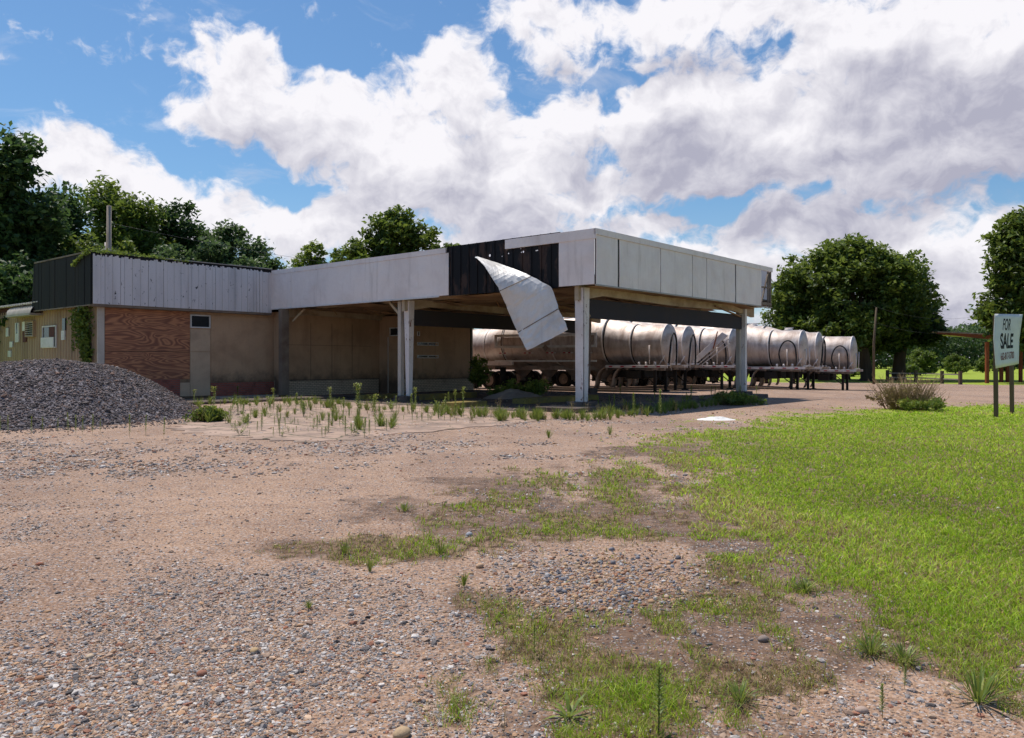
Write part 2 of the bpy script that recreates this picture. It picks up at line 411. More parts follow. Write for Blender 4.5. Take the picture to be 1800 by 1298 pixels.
LAWN = np.array([(2.5, -30), (2.35, 3.0), (2.6, 4.1), (2.15, 5.0), (2.35, 5.6), (2.35, 6.9), (2.1, 8.5), (2.6, 11), (2.95, 13.7), (4.1, 17.5), (7.7, 22.5), (12.3, 26.6),
                 (19.2, 29.6), (34, 33.5), (90, 44), (90, -30)])
def poly_sd(x, y, P):
    d = np.full(x.shape, 1e9); ins = np.zeros(x.shape, bool); n = len(P)
    for i in range(n):
        ax, ay = P[i]; bx, by = P[(i + 1) % n]
        ex, ey = bx - ax, by - ay
        t = np.clip(((x - ax) * ex + (y - ay) * ey) / (ex * ex + ey * ey), 0, 1)
        d = np.minimum(d, np.hypot(x - ax - t * ex, y - ay - t * ey))
        c = ((ay > y) != (by > y)) & (x < (bx - ax) * (y - ay) / ((by - ay) if by != ay else 1e-9) + ax)
        ins ^= c
    return np.where(ins, d, -d)
# patchy growth on the lot: centre u, v, radii (read as ground spots), weight
PATCH = [(700, 968, 215, 24, 1.0), (940, 890, 220, 34, .75), (1040, 945, 170, 28, .95), (1110, 850, 200, 30, .7), (900, 965, 120, 22, .8), (1250, 900, 120, 80, .5),
         (880, 1060, 70, 35, .8), (960, 1120, 90, 60, .9), (1060, 1210, 170, 80, 1.0), (1150, 1290, 230, 50, 1.0), (1180, 1120, 90, 50, .35),
         (1300, 1010, 110, 60, .8), (1380, 1090, 130, 60, .65), (1330, 1190, 150, 60, .85), (1480, 1130, 110, 50, .5), (1210, 800, 60, 22, .7),
         (1000, 828, 150, 10, .5), (1750, 1215, 90, 60, .8), (800, 895, 90, 12, .5), (1320, 1080, 330, 150, .62), (1650, 1130, 200, 90, .95), (1150, 980, 330, 70, .40), (1100, 1230, 300, 110, .6), (1400, 960, 160, 60, .8), (1080, 880, 260, 60, .55), (1030, 910, 300, 40, .6), (1450, 1050, 170, 70, .7), (1230, 1260, 220, 60, .7), (1720, 1180, 140, 60, .9)]
BARE = [(1030, 1010, 190, 62, 1.2), (1590, 1258, 170, 52, 1.4), (1390, 1000, 60, 36, .55), (1470, 1075, 80, 50, .6), (1560, 1150, 120, 28, .3), (1180, 880, 60, 12, .6),
        (1290, 962, 90, 16, .8), (1380, 1280, 120, 30, .5), (900, 1240, 60, 60, .6)]
COARSE = [(150, 1230, 560, 210, 1.1), (330, 1100, 400, 90, .9), (520, 1040, 300, 45, .8), (560, 1010, 160, 25, .5), (690, 1270, 180, 60, .5), (1060, 1030, 220, 60, .8), (200, 1020, 300, 50, .25),
          (640, 790, 330, 22, .6), (800, 745, 300, 12, .6), (180, 810, 300, 35, .45), (1160, 865, 80, 25, .5), (1280, 960, 80, 20, .6), (30, 1000, 120, 90, .3), (560, 990, 120, 30, .4), (1270, 1290, 200, 50, .2)]
def blobs(x, y, L):
    yy = np.maximum(y, .8); u = 900 + 1400 * x / yy; v = 637 + EYE * 1400 / yy
    s = np.zeros(x.shape)
    for (cu, cv, ru, rv, w) in L:
        s = np.maximum(s, w * np.clip(1.35 - np.hypot((u - cu) / ru, (v - cv) / rv), 0, 1))
    return s
SOIL = [(1330, 1090, 470, 230, .9), (1000, 905, 360, 75, .7), (1520, 1010, 240, 120, .9), (1120, 1250, 330, 100, .8), (760, 965, 280, 28, .6), (1650, 1240, 220, 80, .7), (1150, 800, 120, 25, .5)]
def lawn_w(x, y):
    sd = poly_sd(x, y, LAWN); w = np.clip(.12 * y, .35, 2.5)
    n = fbm(x * 1.7 + 5, y * 1.1, 5) - .5
    n2 = fbm(x * 8, y * 6 + 3, 3) - .5
    return sstep(sd / w + n * 2.2 + n2 * 1.6, -.7, .6)
def grass_w(x, y):
    g = lawn_w(x, y)
    n = fbm(x * 2.3, y * 1.5 + 9, 5)
    n2 = fbm(x * 9 + 3, y * 7, 4)
    pb = blobs(x, y, PATCH)
    p = sstep(pb + (n - .5) * 2.2 + (n2 - .5) * 1.5, .10, .95) * sstep(pb, .02, .2)
    b = sstep(blobs(x, y, BARE) + (n - .5) * 1.0 + (n2 - .5) * .8, .15, .75)
    return np.maximum(g * (1 - b * .9), p * .85) * (1 - b * .9)
def coarse_w(x, y):
    n = fbm(x * 1.3 + 40, y * .9, 5); n2 = fbm(x * 7 + 4, y * 7, 4)
    return sstep(blobs(x, y, COARSE) + (n - .5) * 2.0 + (n2 - .5) * 1.0, .05, 1.05)
FIELD = [(15, 700.0), (17.5, 130), (20, 64), (27, 63), (33, 58), (40, 51.5), (60, 50), (140, 60)]
def field_edge(x): return np.interp(x, [p[0] for p in FIELD], [p[1] for p in FIELD])
def gh(x, y):
    h = .035 * (fbm(x * .6, y * .6, 4) - .5) * sstep(y, 1, 4)
    h = h * (1 - sstep(y, 17, 21)) 
    h = h - .28 * np.exp(-(((x - 23) / 6.0) ** 2 + ((y - 53) / 6.0) ** 2))
    return h

# ------------------------------------------------------------------ ground
def axis(fine0, fine1, step, lo, hi, g=1.06):
    a = list(np.arange(fine0, fine1, step)); s = step; p = a[-1]
    while p < hi: s *= g; p += s; a.append(p)
    s = step; p = a[0]; pre = []
    while p > lo: s *= g; p -= s; pre.append(p)
    return np.array(pre[::-1] + a)
gx = axis(-4, 5, .06, -900, 900, 1.045); gy = axis(2.6, 9, .06, -80, 1500, 1.035)
GX, GY = np.meshgrid(gx, gy); sh = GX.shape
zz = gh(GX, GY)
gw = grass_w(GX, GY); fe = field_edge(GX)
fld = sstep(GY - fe + (fbm(GX * .5, GY * .5, 4) - .5) * 3, -.6, .6)
gw = np.where((GY > 46) & (GX > 10), np.maximum(gw, fld), gw)
lft = sstep(-GX - 22 + (fbm(GX * .3, GY * .3, 4) - .5) * 5, -1, 1); gw = np.maximum(gw, lft * (GY > 15))
gw = np.maximum(gw, sstep(GY - np.where(GX < 17, 500, 0), 64, 72))
cw = coarse_w(GX, GY)
sw = sstep(blobs(GX, GY, SOIL) + (fbm(GX * 1.5 + 8, GY * 1.3, 5) - .5) * 2.0 - blobs(GX, GY, BARE[:2]) * .9, .0, .8) * sstep(blobs(GX, GY, SOIL), .02, .25) * (GY < 40)
idx = np.arange(sh[0] * sh[1]).reshape(sh)
fc = np.stack([idx[:-1, :-1], idx[:-1, 1:], idx[1:, 1:], idx[1:, :-1]], -1).reshape(-1, 4)
me = fast_mesh('ground', np.stack([GX, GY, zz], -1).reshape(-1, 3), fc,
               np.stack([gw, cw, sw], -1).reshape(-1, 3), True)
def mk_ground():
    m, t, b = mat_new('gravel_lot')
    a = N(t, 'Attribute', {'attribute_name': 'col'}, {}, 0); A = SEP(t, a); p = ocoord(t)
    big = NOISE(t, VM(t, 'MULTIPLY', p, (1, .45, 1)), .35, 6, .6, .5)
    med = NOISE(t, p, 2.2, 7, .65, .3)
    fin = NOISE(t, p, 38, 6, .7)
    sand = MIX(t, SS(t, big, .36, .66), (.385, .243, .158), (.245, .148, .096))
    sand = MIX(t, M(t, 'MULTIPLY', SS(t, med, .42, .72), .55), sand, (.21, .125, .085))
    rut = NOISE(t, VM(t, 'MULTIPLY', p, (.35, 1.6, 1)), .9, 4, .6, .6)
    sand = MIX(t, M(t, 'MULTIPLY', SS(t, rut, .52, .70), .4), sand, (.48, .32, .225))
    sand = MIX(t, M(t, 'MULTIPLY', SS(t, fin, .50, .62), .55), sand, (.58, .46, .38))
    sand = MIX(t, M(t, 'MULTIPLY', SS(t, fin, .48, .38), .7), sand, (.12, .09, .075))
    def peb(scale, th):
        v = t.nodes.new('ShaderNodeTexVoronoi'); t.links.new(VM(t, 'ADD', p, VM(t, 'MULTIPLY', NOISE(t, p, scale * .8, 2, .5, 0, 1), (.5 / scale,) * 3)), v.inputs['Vector']); v.inputs['Scale'].default_value = scale
        r, g, bb = SEP(t, v.outputs[1])
        mask = M(t, 'MULTIPLY', M(t, 'GREATER_THAN', r, th), SS(t, v.outputs[0], .50, .40))
        rc = t.nodes.new('ShaderNodeValToRGB'); t.links.new(g, rc.inputs[0]); e = rc.color_ramp; e.interpolation = 'CONSTANT'
        e.elements[0].position = 0; e.elements[0].color = (.10, .10, .115, 1); e.elements[1].position = .3; e.elements[1].color = (.21, .21, .23, 1)
        for pos, cc in ((.5, (.42, .40, .40)), (.68, (.34, .20, .12)), (.82, (.60, .57, .55)), (.92, (.16, .09, .06))):
            x = e.elements.new(pos); x.color = (*cc, 1)
        return mask, rc.outputs[0], v.outputs[0]
    m1, c1, h1 = peb(60, .42); m2, c2, h2 = peb(27, .74)
    m3, c3, h3 = peb(9, .62)
    cz = A[1]
    col = MIX(t, M(t, 'MULTIPLY', m1, M(t, 'ADD', .55, M(t, 'MULTIPLY', cz, .45))), sand, c1)
    col = MIX(t, M(t, 'MULTIPLY', m2, M(t, 'ADD', .5, M(t, 'MULTIPLY', cz, .5))), col, c2)
    far = SS(t, SEP(t, p)[1], 9.0, 16.0)
    col = MIX(t, M(t, 'MULTIPLY', M(t, 'MULTIPLY', m3, far), M(t, 'ADD', .22, M(t, 'MULTIPLY', cz, .4))), col, c3)
    col = MIX(t, M(t, 'MULTIPLY', cz, .42), col, (.33, .26, .22))
    soil = MIX(t, SS(t, NOISE(t, p, 9, 7, .7), .38, .62), (.060, .036, .024), (.25, .165, .11))
    gs = MIX(t, NOISE(t, p, 1.4, 6, .65), (.20, .28, .028), (.32, .38, .05))
    isf = SS(t, SEP(t, p)[1], 9.0, 30.0)
    soil = MIX(t, isf, soil, gs)
    gk = SS(t, M(t, 'ADD', A[0], M(t, 'MULTIPLY', M(t, 'SUBTRACT', NOISE(t, p, 7, 7, .7), .5), 2.2)), .18, .75)
    dirt = MIX(t, SS(t, NOISE(t, p, 5, 8, .7), .36, .64), (.060, .037, .026), (.19, .12, .082))
    dk = SS(t, M(t, 'ADD', A[2], M(t, 'MULTIPLY', M(t, 'SUBTRACT', NOISE(t, p, 3, 7, .7), .5), 1.8)), .1, .8)
    dirt = MIX(t, M(t, 'MULTIPLY', m1, .55), dirt, c1)
    col = MIX(t, M(t, 'MULTIPLY', dk, .85), col, dirt)
    col = MIX(t, gk, col, soil)
    h = M(t, 'ADD', M(t, 'MULTIPLY', fin, .5), M(t, 'ADD', M(t, 'MULTIPLY', M(t, 'MULTIPLY', m1, M(t, 'SUBTRACT', .5, h1)), 1.2), M(t, 'MULTIPLY', M(t, 'MULTIPLY', m2, M(t, 'SUBTRACT', .5, h2)), 2.0)))
    setb(t, b, color=col, rough=.95, spec=.15, normal=bump(t, M(t, 'ADD', h, M(t, 'MULTIPLY', med, 2.5)), .8, .015))
    return m
ground = tag(link_mesh('ground', me, mk_ground()), kind='structure')

# ------------------------------------------------------------------ scatter: stones
ICO_V = None
def ico():
    bm = bmesh.new(); bmesh.ops.create_icosphere(bm, subdivisions=1, radius=1)
    v = np.array([x.co[:] for x in bm.verts]); f = np.array([[q.index for q in x.verts] for x in bm.faces]); bm.free(); return v, f
IV, IF = ico()
def stones(pos, size, rng, flat=.6, pal=None):
    n = len(pos); nv = len(IV)
    sc = np.stack([rng.uniform(.7, 1.35, n), rng.uniform(.55, 1.0, n), rng.uniform(.35, .75, n) * flat / .6], -1) * size[:, None]
    v = IV[None] * (1 + rng.uniform(-.28, .22, (n, nv, 1))); v = v * sc[:, None]
    a = rng.uniform(0, 6.283, n); tl = rng.normal(0, .35, n)
    c, s = np.cos(tl)[:, None], np.sin(tl)[:, None]
    y = v[..., 1] * c - v[..., 2] * s; z = v[..., 1] * s + v[..., 2] * c; x = v[..., 0]
    c, s = np.cos(a)[:, None], np.sin(a)[:, None]
    v = np.stack([x * c - y * s, x * s + y * c, z], -1) + pos[:, None]
    f = (IF[None] + (np.arange(n) * nv)[:, None, None]).reshape(-1, 3)
    P, pw = pal
    ci = rng.choice(len(P), n, p=pw); col = np.array(P)[ci] * rng.uniform(.75, 1.25, (n, 1))
    return v.reshape(-1, 3), f, np.repeat(col, nv, 0)
PAL = ([(.10, .09, .09), (.24, .22, .215), (.44, .40, .38), (.68, .62, .57), (.52, .30, .16), (.34, .14, .08), (.58, .40, .27), (.24, .155, .11), (.44, .30, .21)],
       [.11, .14, .15, .11, .12, .07, .12, .07, .11])
PAL2 = ([(.12, .12, .14), (.24, .24, .27), (.40, .38, .37), (.48, .29, .15), (.36, .16, .08), (.52, .36, .22), (.20, .15, .12)], [.1, .12, .12, .24, .14, .2, .08])
def samp_ground(n, rng, y0, y1, r0, r1, pw=1.0):
    # depth sampled denser near the viewer
    if pw == 1: y = y0 * (y1 / y0) ** rng.random(n)
    else: e = 1 - pw; y = (y0 ** e + (y1 ** e - y0 ** e) * rng.random(n)) ** (1 / e)
    return y * rng.uniform(r0, r1, n), y
rng = np.random.default_rng(5)
x, y = samp_ground(400000, rng, 3.0, 14, -.85, .75, 1.6)
cwv = coarse_w(x, y); gv = grass_w(x, y)
keep = rng.random(len(x)) < np.clip(cwv * 1.0 + .10, 0, 1) * (1 - gv * .75)
x, y = x[keep], y[keep]
sz_ = np.clip(rng.lognormal(math.log(.0056), .50, len(x)), .0028, .026) * (1 + .3 * np.clip(y / 6 - 1, 0, 1.2))
v_, f_, c_ = stones(np.stack([x, y, gh(x, y) + sz_ * .15], -1), sz_, rng, .6, PAL)
so = link_mesh('gravel', fast_mesh('gravel', v_, f_, c_), MT['stone'])
tag(so, 'loose grey and orange gravel strewn over the lot in the foreground', 'gravel', kind='stuff')
# further band of crushed stone
x, y = samp_ground(60000, rng, 11, 30, -.75, .4, 1.0)
keep = rng.random(len(x)) < np.clip(coarse_w(x, y) * .9 + .03, 0, 1) * (1 - grass_w(x, y)); x, y = x[keep], y[keep]
sz_ = np.clip(rng.lognormal(math.log(.02), .35, len(x)), .01, .05)
v_, f_, c_ = stones(np.stack([x, y, gh(x, y) + sz_ * .15], -1), sz_, rng, .6, PAL)
so = link_mesh('crushed_stone', fast_mesh('crushed_stone', v_, f_, c_), MT['stone'])
tag(so, 'scattered crushed stone on the sandy lot further back, before the canopy', 'gravel', kind='stuff')
# orange river pebbles in the bare oval
x = rng.normal(0, 1, 2600); y = rng.normal(0, 1, 2600)
uu, vv = 1060 + x * 95, 1025 + y * 30; ok = (vv > 965) & (vv < 1110); uu, vv = uu[ok], vv[ok]
d = EYE * 1400 / (vv - 637); x = (uu - 900) / 1400 * d; y = d
sz_ = np.clip(rng.lognormal(math.log(.0105), .40, len(x)), .005, .03)
v_, f_, c_ = stones(np.stack([x, y, gh(x, y) + sz_ * .2], -1), sz_, rng, .75, PAL2)
me = fast_mesh('pebbles', v_, f_, c_, True)
tag(link_mesh('pebbles', me, MT['stone']), 'rounded orange pebbles in the bare oval between the weed patches', 'pebbles', kind='stuff')
# single larger stones one can point at
BIG = [(447, 1148, .034, (.50, .34, .17), 'rounded ochre stone standing out of the gravel left of centre'),
       (158, 1158, .030, (.58, .44, .30), 'pale tan stone lying in the gravel near the left edge'),
       (706, 1296, .05, (.50, .35, .20), 'tan stone cut by the bottom edge of the picture'),
       (825, 942, .045, (.34, .36, .40), 'blue grey rock sitting on the far weed strip'),
       (843, 996, .045, (.56, .36, .22), 'orange brown stone beside the dark green weed clump'),
       (1342, 1128, .040, (.26, .20, .17), 'dark brown broken rock in the sparse grass right of centre'),
       (1515, 1252, .036, (.48, .35, .28), 'pinkish stone on the bare sandy patch at lower right'),
       (70, 994, .034, (.38, .14, .07), 'small red brown stone on the sand at far left'),
       (70, 1196, .030, (.36, .16, .07), 'rust coloured stone near the lower left edge'),
       (355, 1188, .032, (.34, .14, .08), 'flat red brown stone in the gravel below the ochre stone')]
for (u, v, s, c, lab) in BIG:
    p = W(u, v); r2 = np.random.default_rng(int(u))
    vv_ = IV * (1 + r2.uniform(-.15, .12, (len(IV), 1))) * np.array([1.15, .9, .65]) * s
    bm = bmesh.new(); me = fast_mesh('stone', vv_, IF, np.tile(np.array(c), (len(IV), 1)), True)
    o = link_mesh('stone', me, MT['stone']); md = o.modifiers.new('s', 'SUBSURF'); md.levels = md.render_levels = 2
    o.location = (p[0], p[1], float(gh(np.array([p[0]]), np.array([p[1]]))[0]) + s * .3); o.rotation_euler.z = r2.uniform(0, 3)
    tag(o, lab, 'stone', 'larger loose stones in the foreground'); bm.free()

# ------------------------------------------------------------------ scatter: grass
def blades(x, y, hgt, wid, rng, col, lean=.5, z=None):
    n = len(x); a = rng.uniform(0, 6.283, n); dx, dy = np.cos(a), np.sin(a)
    la = rng.uniform(0, 6.283, n); ln = rng.uniform(.1, 1, n) * lean * hgt
    z0 = (gh(x, y) if z is None else z) - .004
    lx, ly = np.cos(la) * ln, np.sin(la) * ln
    b0 = np.stack([x - dx * wid, y - dy * wid, z0], -1); b1 = np.stack([x + dx * wid, y + dy * wid, z0], -1)
    mz = hgt * .6
    m0 = np.stack([x - dx * wid * .8 + lx * .35, y - dy * wid * .8 + ly * .35, z0 + mz], -1)
    m1 = np.stack([x + dx * wid * .8 + lx * .35, y + dy * wid * .8 + ly * .35, z0 + mz], -1)
    tp = np.stack([x + lx, y + ly, z0 + hgt * rng.uniform(.8, 1.0, n)], -1)
    v = np.stack([b0, b1, m0, m1, tp], 1)
    i = (np.arange(n) * 5)[:, None, None]
    f = (np.array([[0, 1, 3], [0, 3, 2], [2, 3, 4]])[None] + i).reshape(-1, 3)
    c = np.repeat(col, 5, 0) 
    return v.reshape(-1, 3), f, c
def gcol(n, rng, dry):
    g = np.array([(.33, .52, .03), (.42, .59, .035), (.54, .65, .06), (.24, .40, .02)])[rng.integers(0, 4, n)]
    d = np.array([(.42, .33, .13), (.52, .43, .22), (.30, .19, .09), (.42, .42, .10)])[rng.integers(0, 4, n)]
    k = (rng.random(n) < dry)[:, None]
    return np.where(k, d, g) * rng.uniform(.75, 1.25, (n, 1))
def join(parts):
    V = []; Fa = []; C = []; b = 0
    for v, f, c in parts: V.append(v); Fa.append(f + b); C.append(c); b += len(v)
    return np.concatenate(V), np.concatenate(Fa), np.concatenate(C)
rng = np.random.default_rng(21)
x, y = samp_ground(470000, rng, 3.2, 34, .0, 1.4, 1.25)
lw = lawn_w(x, y); g = grass_w(x, y); keep = (rng.random(len(x)) < g ** 1.1) & (lw > .12); x, y, lw = x[keep], y[keep], lw[keep]
tone = np.clip(.5 + (fbm(x * .45, y * .45 + 3, 5) - .5) * 2.0, 0, 1)
h = rng.uniform(.025, .065, len(x)) * (.7 + .8 * tone) * (.6 + .4 * lw)
dryp = np.clip(.16 + (tone - .5) * .9 + (1 - lw) * .3 + .12 * sstep(-y, -8, -4), .04, .6)
col = gcol(len(x), rng, dryp) * (.72 + .55 * tone)[:, None]
v_, f_, c_ = blades(x, y, h, np.clip(.0011 * y * .55, .0022, .02) * rng.uniform(.6, 1.3, len(x)), rng, col, 1.5)
tag(link_mesh('lawn_grass', fast_mesh('lawn_grass', v_, f_, c_), MT['blade']), 'bright mown green grass of the lawn at right', 'grass', kind='stuff')
x, y = samp_ground(300000, rng, 3.1, 15, -.45, .66, 1.3)
lw = lawn_w(x, y); g = grass_w(x, y); tone = fbm(x * 1.6, y * 1.6 + 3, 4)
keep = (rng.random(len(x)) < g ** 1.7 * (.24 + tone * 1.1)) & (lw <= .5); x, y, tone = x[keep], y[keep], tone[keep]
h = rng.uniform(.02, .065, len(x)) * (.6 + .9 * tone)
dryp = np.clip(1.6 - tone * 1.9, .22, .93)
col = gcol(len(x), rng, dryp) * .85
v_, f_, c_ = blades(x, y, h, np.clip(.0009 * y * .55, .0018, .008) * rng.uniform(.6, 1.3, len(x)), rng, col, 1.4)
tag(link_mesh('patchy_weeds', fast_mesh('patchy_weeds', v_, f_, c_), MT['blade']), 'sparse half dry weeds and grass creeping over the gravel', 'ground cover', kind='stuff')

# ------------------------------------------------------------------ station frame
C1 = (2.66, 25.5); TH = math.atan2(.762, .648); ca, sa = math.cos(TH), math.sin(TH)
def AB(a, b, z=0.0): return (C1[0] + ca * a - sa * b, C1[1] + sa * a + ca * b, z)
def a_at(u, b):
    r = (u - 900) / 1400.0; return (r * (C1[1] + ca * b) - (C1[0] - sa * b)) / (ca - r * sa)
def b_at(u, a):
    r = (u - 900) / 1400.0; return ((C1[0] + ca * a) - r * (C1[1] + sa * a)) / (sa + r * ca)
def zf(u, v, b=None, a=None):      # height seen at (u, v) on plane beta=b or alpha=a
    if a is None: al = a_at(u, b); be = b
    else: be = b_at(u, a); al = a
    d = AB(al, be)[1]; return EYE + (637 - v) / 1400.0 * d
SF = dict(loc=(C1[0], C1[1], 0), rz=TH)

# ------------------------------------------------------------------ store
st = thing('store_building', 'abandoned low store with boarded windows, tan walls and white peeling plank fascia', 'building', **SF)
BW = 18.65; AL = a_at(172.5, BW); BM = 17.9; BG = 15.3
A3 = .55; AR = 6.2; AE = a_at(829, BG)
w = MB()
w.box(AL + .02, A3, BW, BW + .2, 0, 3.98)
w.box(A3 - .2, A3, BM, BW, 0, 3.98)
w.box(A3, AR, BM, BM + .2, 0, 3.98)
w.box(AR, AR + .2, BG + .2, BM, 0, 3.98)
w.box(AR, AE, BG, BG + .2, 0, 3.98)
w.box(AE - .2, AE, BG + .2, 28.4, 0, 3.98)
w.box(AL + .02, AE - .2, 28.4, 28.6, 0, 3.98)
w.build('wall', MT['tan_board'], st)
# corrugated side wall
cw_ = MB(); prof = []; b = BW + .02; i = 0
while b < 31:
    for db, dp in ((0, 0), (.11, 0), (.15, .035), (.26, .035), (.30, 0)): prof.append((b + db, dp))
    b += .30
vs = []
for (bb, dp) in prof: vs += [(AL - dp, bb, 0), (AL - dp, bb, 3.99)]
cw_.add(vs, [(2 * i, 2 * i + 1, 2 * i + 3, 2 * i + 2) for i in range(len(prof) - 1)])
cw_.build('corrugated_wall', MT['tan_metal'], st)
MB().box(AL - .05, a_at(183.5, BW - .06), BW - .07, BW - .003, 0, 3.93).build('corner_post', MT['post_paint'], st)
# fascia, front planks
FZ0, FZ1 = 3.90, 5.93; AS = -8.03; BF = 18.25
pk = MB(); a = AS + .02; rr = random.Random(3)
while a < -.1:
    wd = rr.choice([.30, .30, .32, .16]); e = min(a + wd, -.02); o_ = rr.uniform(0, .022)
    nseg = 4
    for k in range(nseg):         # ragged plank tops
        x0 = a + (e - a - .016) * k / nseg; x1 = a + (e - a - .016) * (k + 1) / nseg
        pk.box(x0, x1 - .0005, BF - .02 - o_, BF, FZ0, FZ1 - .06 - rr.uniform(0, .10))
    if rr.random() < .5: pk.box(a - .012, a + .014, BF - .045, BF - .024, FZ0, FZ1 - .16)
    a += wd
pk.build('front_fascia', MT['white_planks'], st)
MB().box(AS + .004, -.004, BF + .002, BF + .08, FZ0 + .02, FZ1).build('fascia_backing', MT['black_board'], st)
sk = MB(); b = BF + .09
BE = b_at(62, AS)
while b < BE:
    wd = .3; o_ = rr.uniform(0, .02); sk.box(AS - .02 - o_, AS, b, min(b + wd - .012, BE), FZ0 - .02, FZ1 - .02); b += wd
sk.box(AS - .002, AS + .06, BF + .085, BE, FZ0, FZ1)
sk.hexa([(AS - .03, BE, FZ0 - .02), (AS + .06, BE, FZ0 - .02), (AS + .06, BE + .35, FZ0 - .02), (AS - .03, BE + .35, FZ0 - .02)], [(AS - .03, BE, FZ1), (AS + .06, BE, FZ1), (AS + .06, BE + .08, FZ1), (AS - .03, BE + .08, FZ1)])
sk.build('side_fascia', MT['black_board'], st)
tr = MB(); tr.box(AS - .05, AS + .0, BF + .06, BE, FZ1, FZ1 + .06); tr.box(AS - .03, AS + .0, BF + .1, BE + .2, FZ0 - .07, FZ0 - .022)
tr.build('side_trim', MT['brown_steel'], st)
tr = MB(); tr.box(-5.1, -2.2, BF - .03, BF + .14, FZ1 + .003, FZ1 + .04); tr.box(-2.2, -.01, BF - .04, BF + .14, FZ1 + .006, FZ1 + .05)
tr.build('roof_edge_trim', MT['trim_pale'], st)
tr = MB(); tr.box(AS + .01, -.02, BF + .0, BW - .004, 3.80, FZ0 - .004); tr.build('soffit_board', MT['brown_steel'], st)
rf = MB(); rf.box(AS + .07, AE - .01, BF + .09, BE, 5.2, 5.5); rf.box(0.1, AE - .02, BG + .05, BF + .08, 5.0, 5.15)
rf.box(AS + 3.2, AE - .01, BE + .01, 28.5, 3.99, 4.1)
rf.build('roof', MT['roof_tar'], st)
up = MB(); up.box(AL + .06, AE - .03, BW + .21, BE - .02, 3.99, 5.19); up.build('upper_wall', MT['black_board'], st)
# front boards
def panel(u0, u1, v0, v1, plane, mat, name, t=.02, proud=.004, label=None, side=None, parent=st, bev=0):
    """a board seen at u0..u1, v0..v1, mounted on wall plane beta=plane (or alpha=side)"""
    m = MB(); um = (u0 + u1) / 2
    if side is None:
        x0, x1 = a_at(u0, plane), a_at(u1, plane); z0, z1 = zf(um, v1, plane), zf(um, v0, plane)
        m.box(x0, x1, plane - proud - t, plane - proud, z0, z1)
    else:
        y0, y1 = b_at(u1, side), b_at(u0, side); z0, z1 = zf(um, v1, a=side), zf(um, v0, a=side)
        m.box(side - proud - t, side - proud, y0, y1, z0, z1)
    o = m.build(name, mat, parent, bev)
    if label: o['label'] = label
    return o
panel(184, 333, 545, 668, BW, MT['plywood'], 'plywood_board', .025, .004, 'weathered brown plywood with swirling grain')
panel(370.5, 479, 557, 670, BW, MT['tan_board'], 'tan_board', .022)
panel(334, 369, 579, 618, BW, MT['tan_board_pale'], 'tan_board', .020)
panel(334, 369, 619, 696, BW, MT['tan_board_pale'], 'door_board', .026)
panel(316, 333.5, 673, 697, BW, MT['tan_board_pale'], 'tan_board', .018)
def window(u0, u1, v0, v1, plane, side=None, split=0, fr=.05, glass=None, parent=st):
    um = (u0 + u1) / 2
    if side is None: x0, x1 = a_at(u0, plane), a_at(u1, plane); z0, z1 = zf(um, v1, plane), zf(um, v0, plane)
    else: x0, x1 = b_at(u1, side), b_at(u0, side); z0, z1 = zf(um, v1, a=side), zf(um, v0, a=side)
    def bx(m, s0, s1, zz0, zz1, d0, d1):
        if side is None: m.box(s0, s1, plane - d1, plane - d0, zz0, zz1)
        else: m.box(side - d1, side - d0, s0, s1, zz0, zz1)
    fm = MB(); bx(fm, x0, x1, z1 - fr, z1, .003, .06); bx(fm, x0, x1, z0, z0 + fr, .003, .06)
    bx(fm, x0, x0 + fr, z0 + fr, z1 - fr, .003, .058); bx(fm, x1 - fr, x1, z0 + fr, z1 - fr, .003, .058)
    for k in range(split):
        c = x0 + (x1 - x0) * (k + 1) / (split + 1); bx(fm, c - fr / 2, c + fr / 2, z0 + fr, z1 - fr, .003, .057)
    f = fm.build('window', MT['window_white'], parent)
    gm = MB(); bx(gm, x0 + fr, x1 - fr, z0 + fr, z1 - fr, .004, .02); gm.build('pane', glass or MT['glass'], f)
    return f
window(334, 369, 554, 577, BW)
# brick skirts
HB = .72
MB().box(a_at(184, BW), a_at(316, BW), BW - .03, BW - .002, 0, zf(250, 668, BW) + .0).build('red_brick_skirt', MT['red_brick'], st)
b1 = MB(); b1.box(a_at(370, BW), a_at(485, BW), BW - .04, BW - .002, 0, zf(430, 672, BW))
b1.build('red_brick_skirt', MT['red_brick'], st)
b2 = MB(); b2.box(a_at(485, BW - .02), A3 - .2, BW - .08, BW - .003, 0, HB); b2.box(A3 - .02, a_at(664, BM), BM - .08, BM - .003, 0, HB)
b2.box(AR - .07, AR - .003, BG + .05, BG + 1.0, 0, HB); b2.box(AR - .07, AE + .07, BG - .08, BG - .003, 0, HB); b2.box(AE + .003, AE + .08, BG - .003, BG + 6, 0, HB)
b2.build('painted_brick_skirt', MT['white_brick'], st)
cp = MB(); cp.box(A3 - .02, a_at(664, BM), BM - .11, BM - .003, HB, HB + .035); cp.box(AR - .09, AE + .10, BG - .11, BG - .003, HB, HB + .035)
cp.build('skirt_cap', MT['dark_concrete'], st)
for a_, b_ in ((1.9, BM), (3.15, BM), (4.4, BM), (9.0, BG)):
    MB().box(a_, a_ + .012, b_ - .006, b_ - .001, HB + .04, 3.5).build('panel_joint', MT['dark'], st)
MB().box(A3 + .1, 5.6, BM - .006, BM - .001, 2.42, 2.43).build('panel_joint', MT['dark'], st)
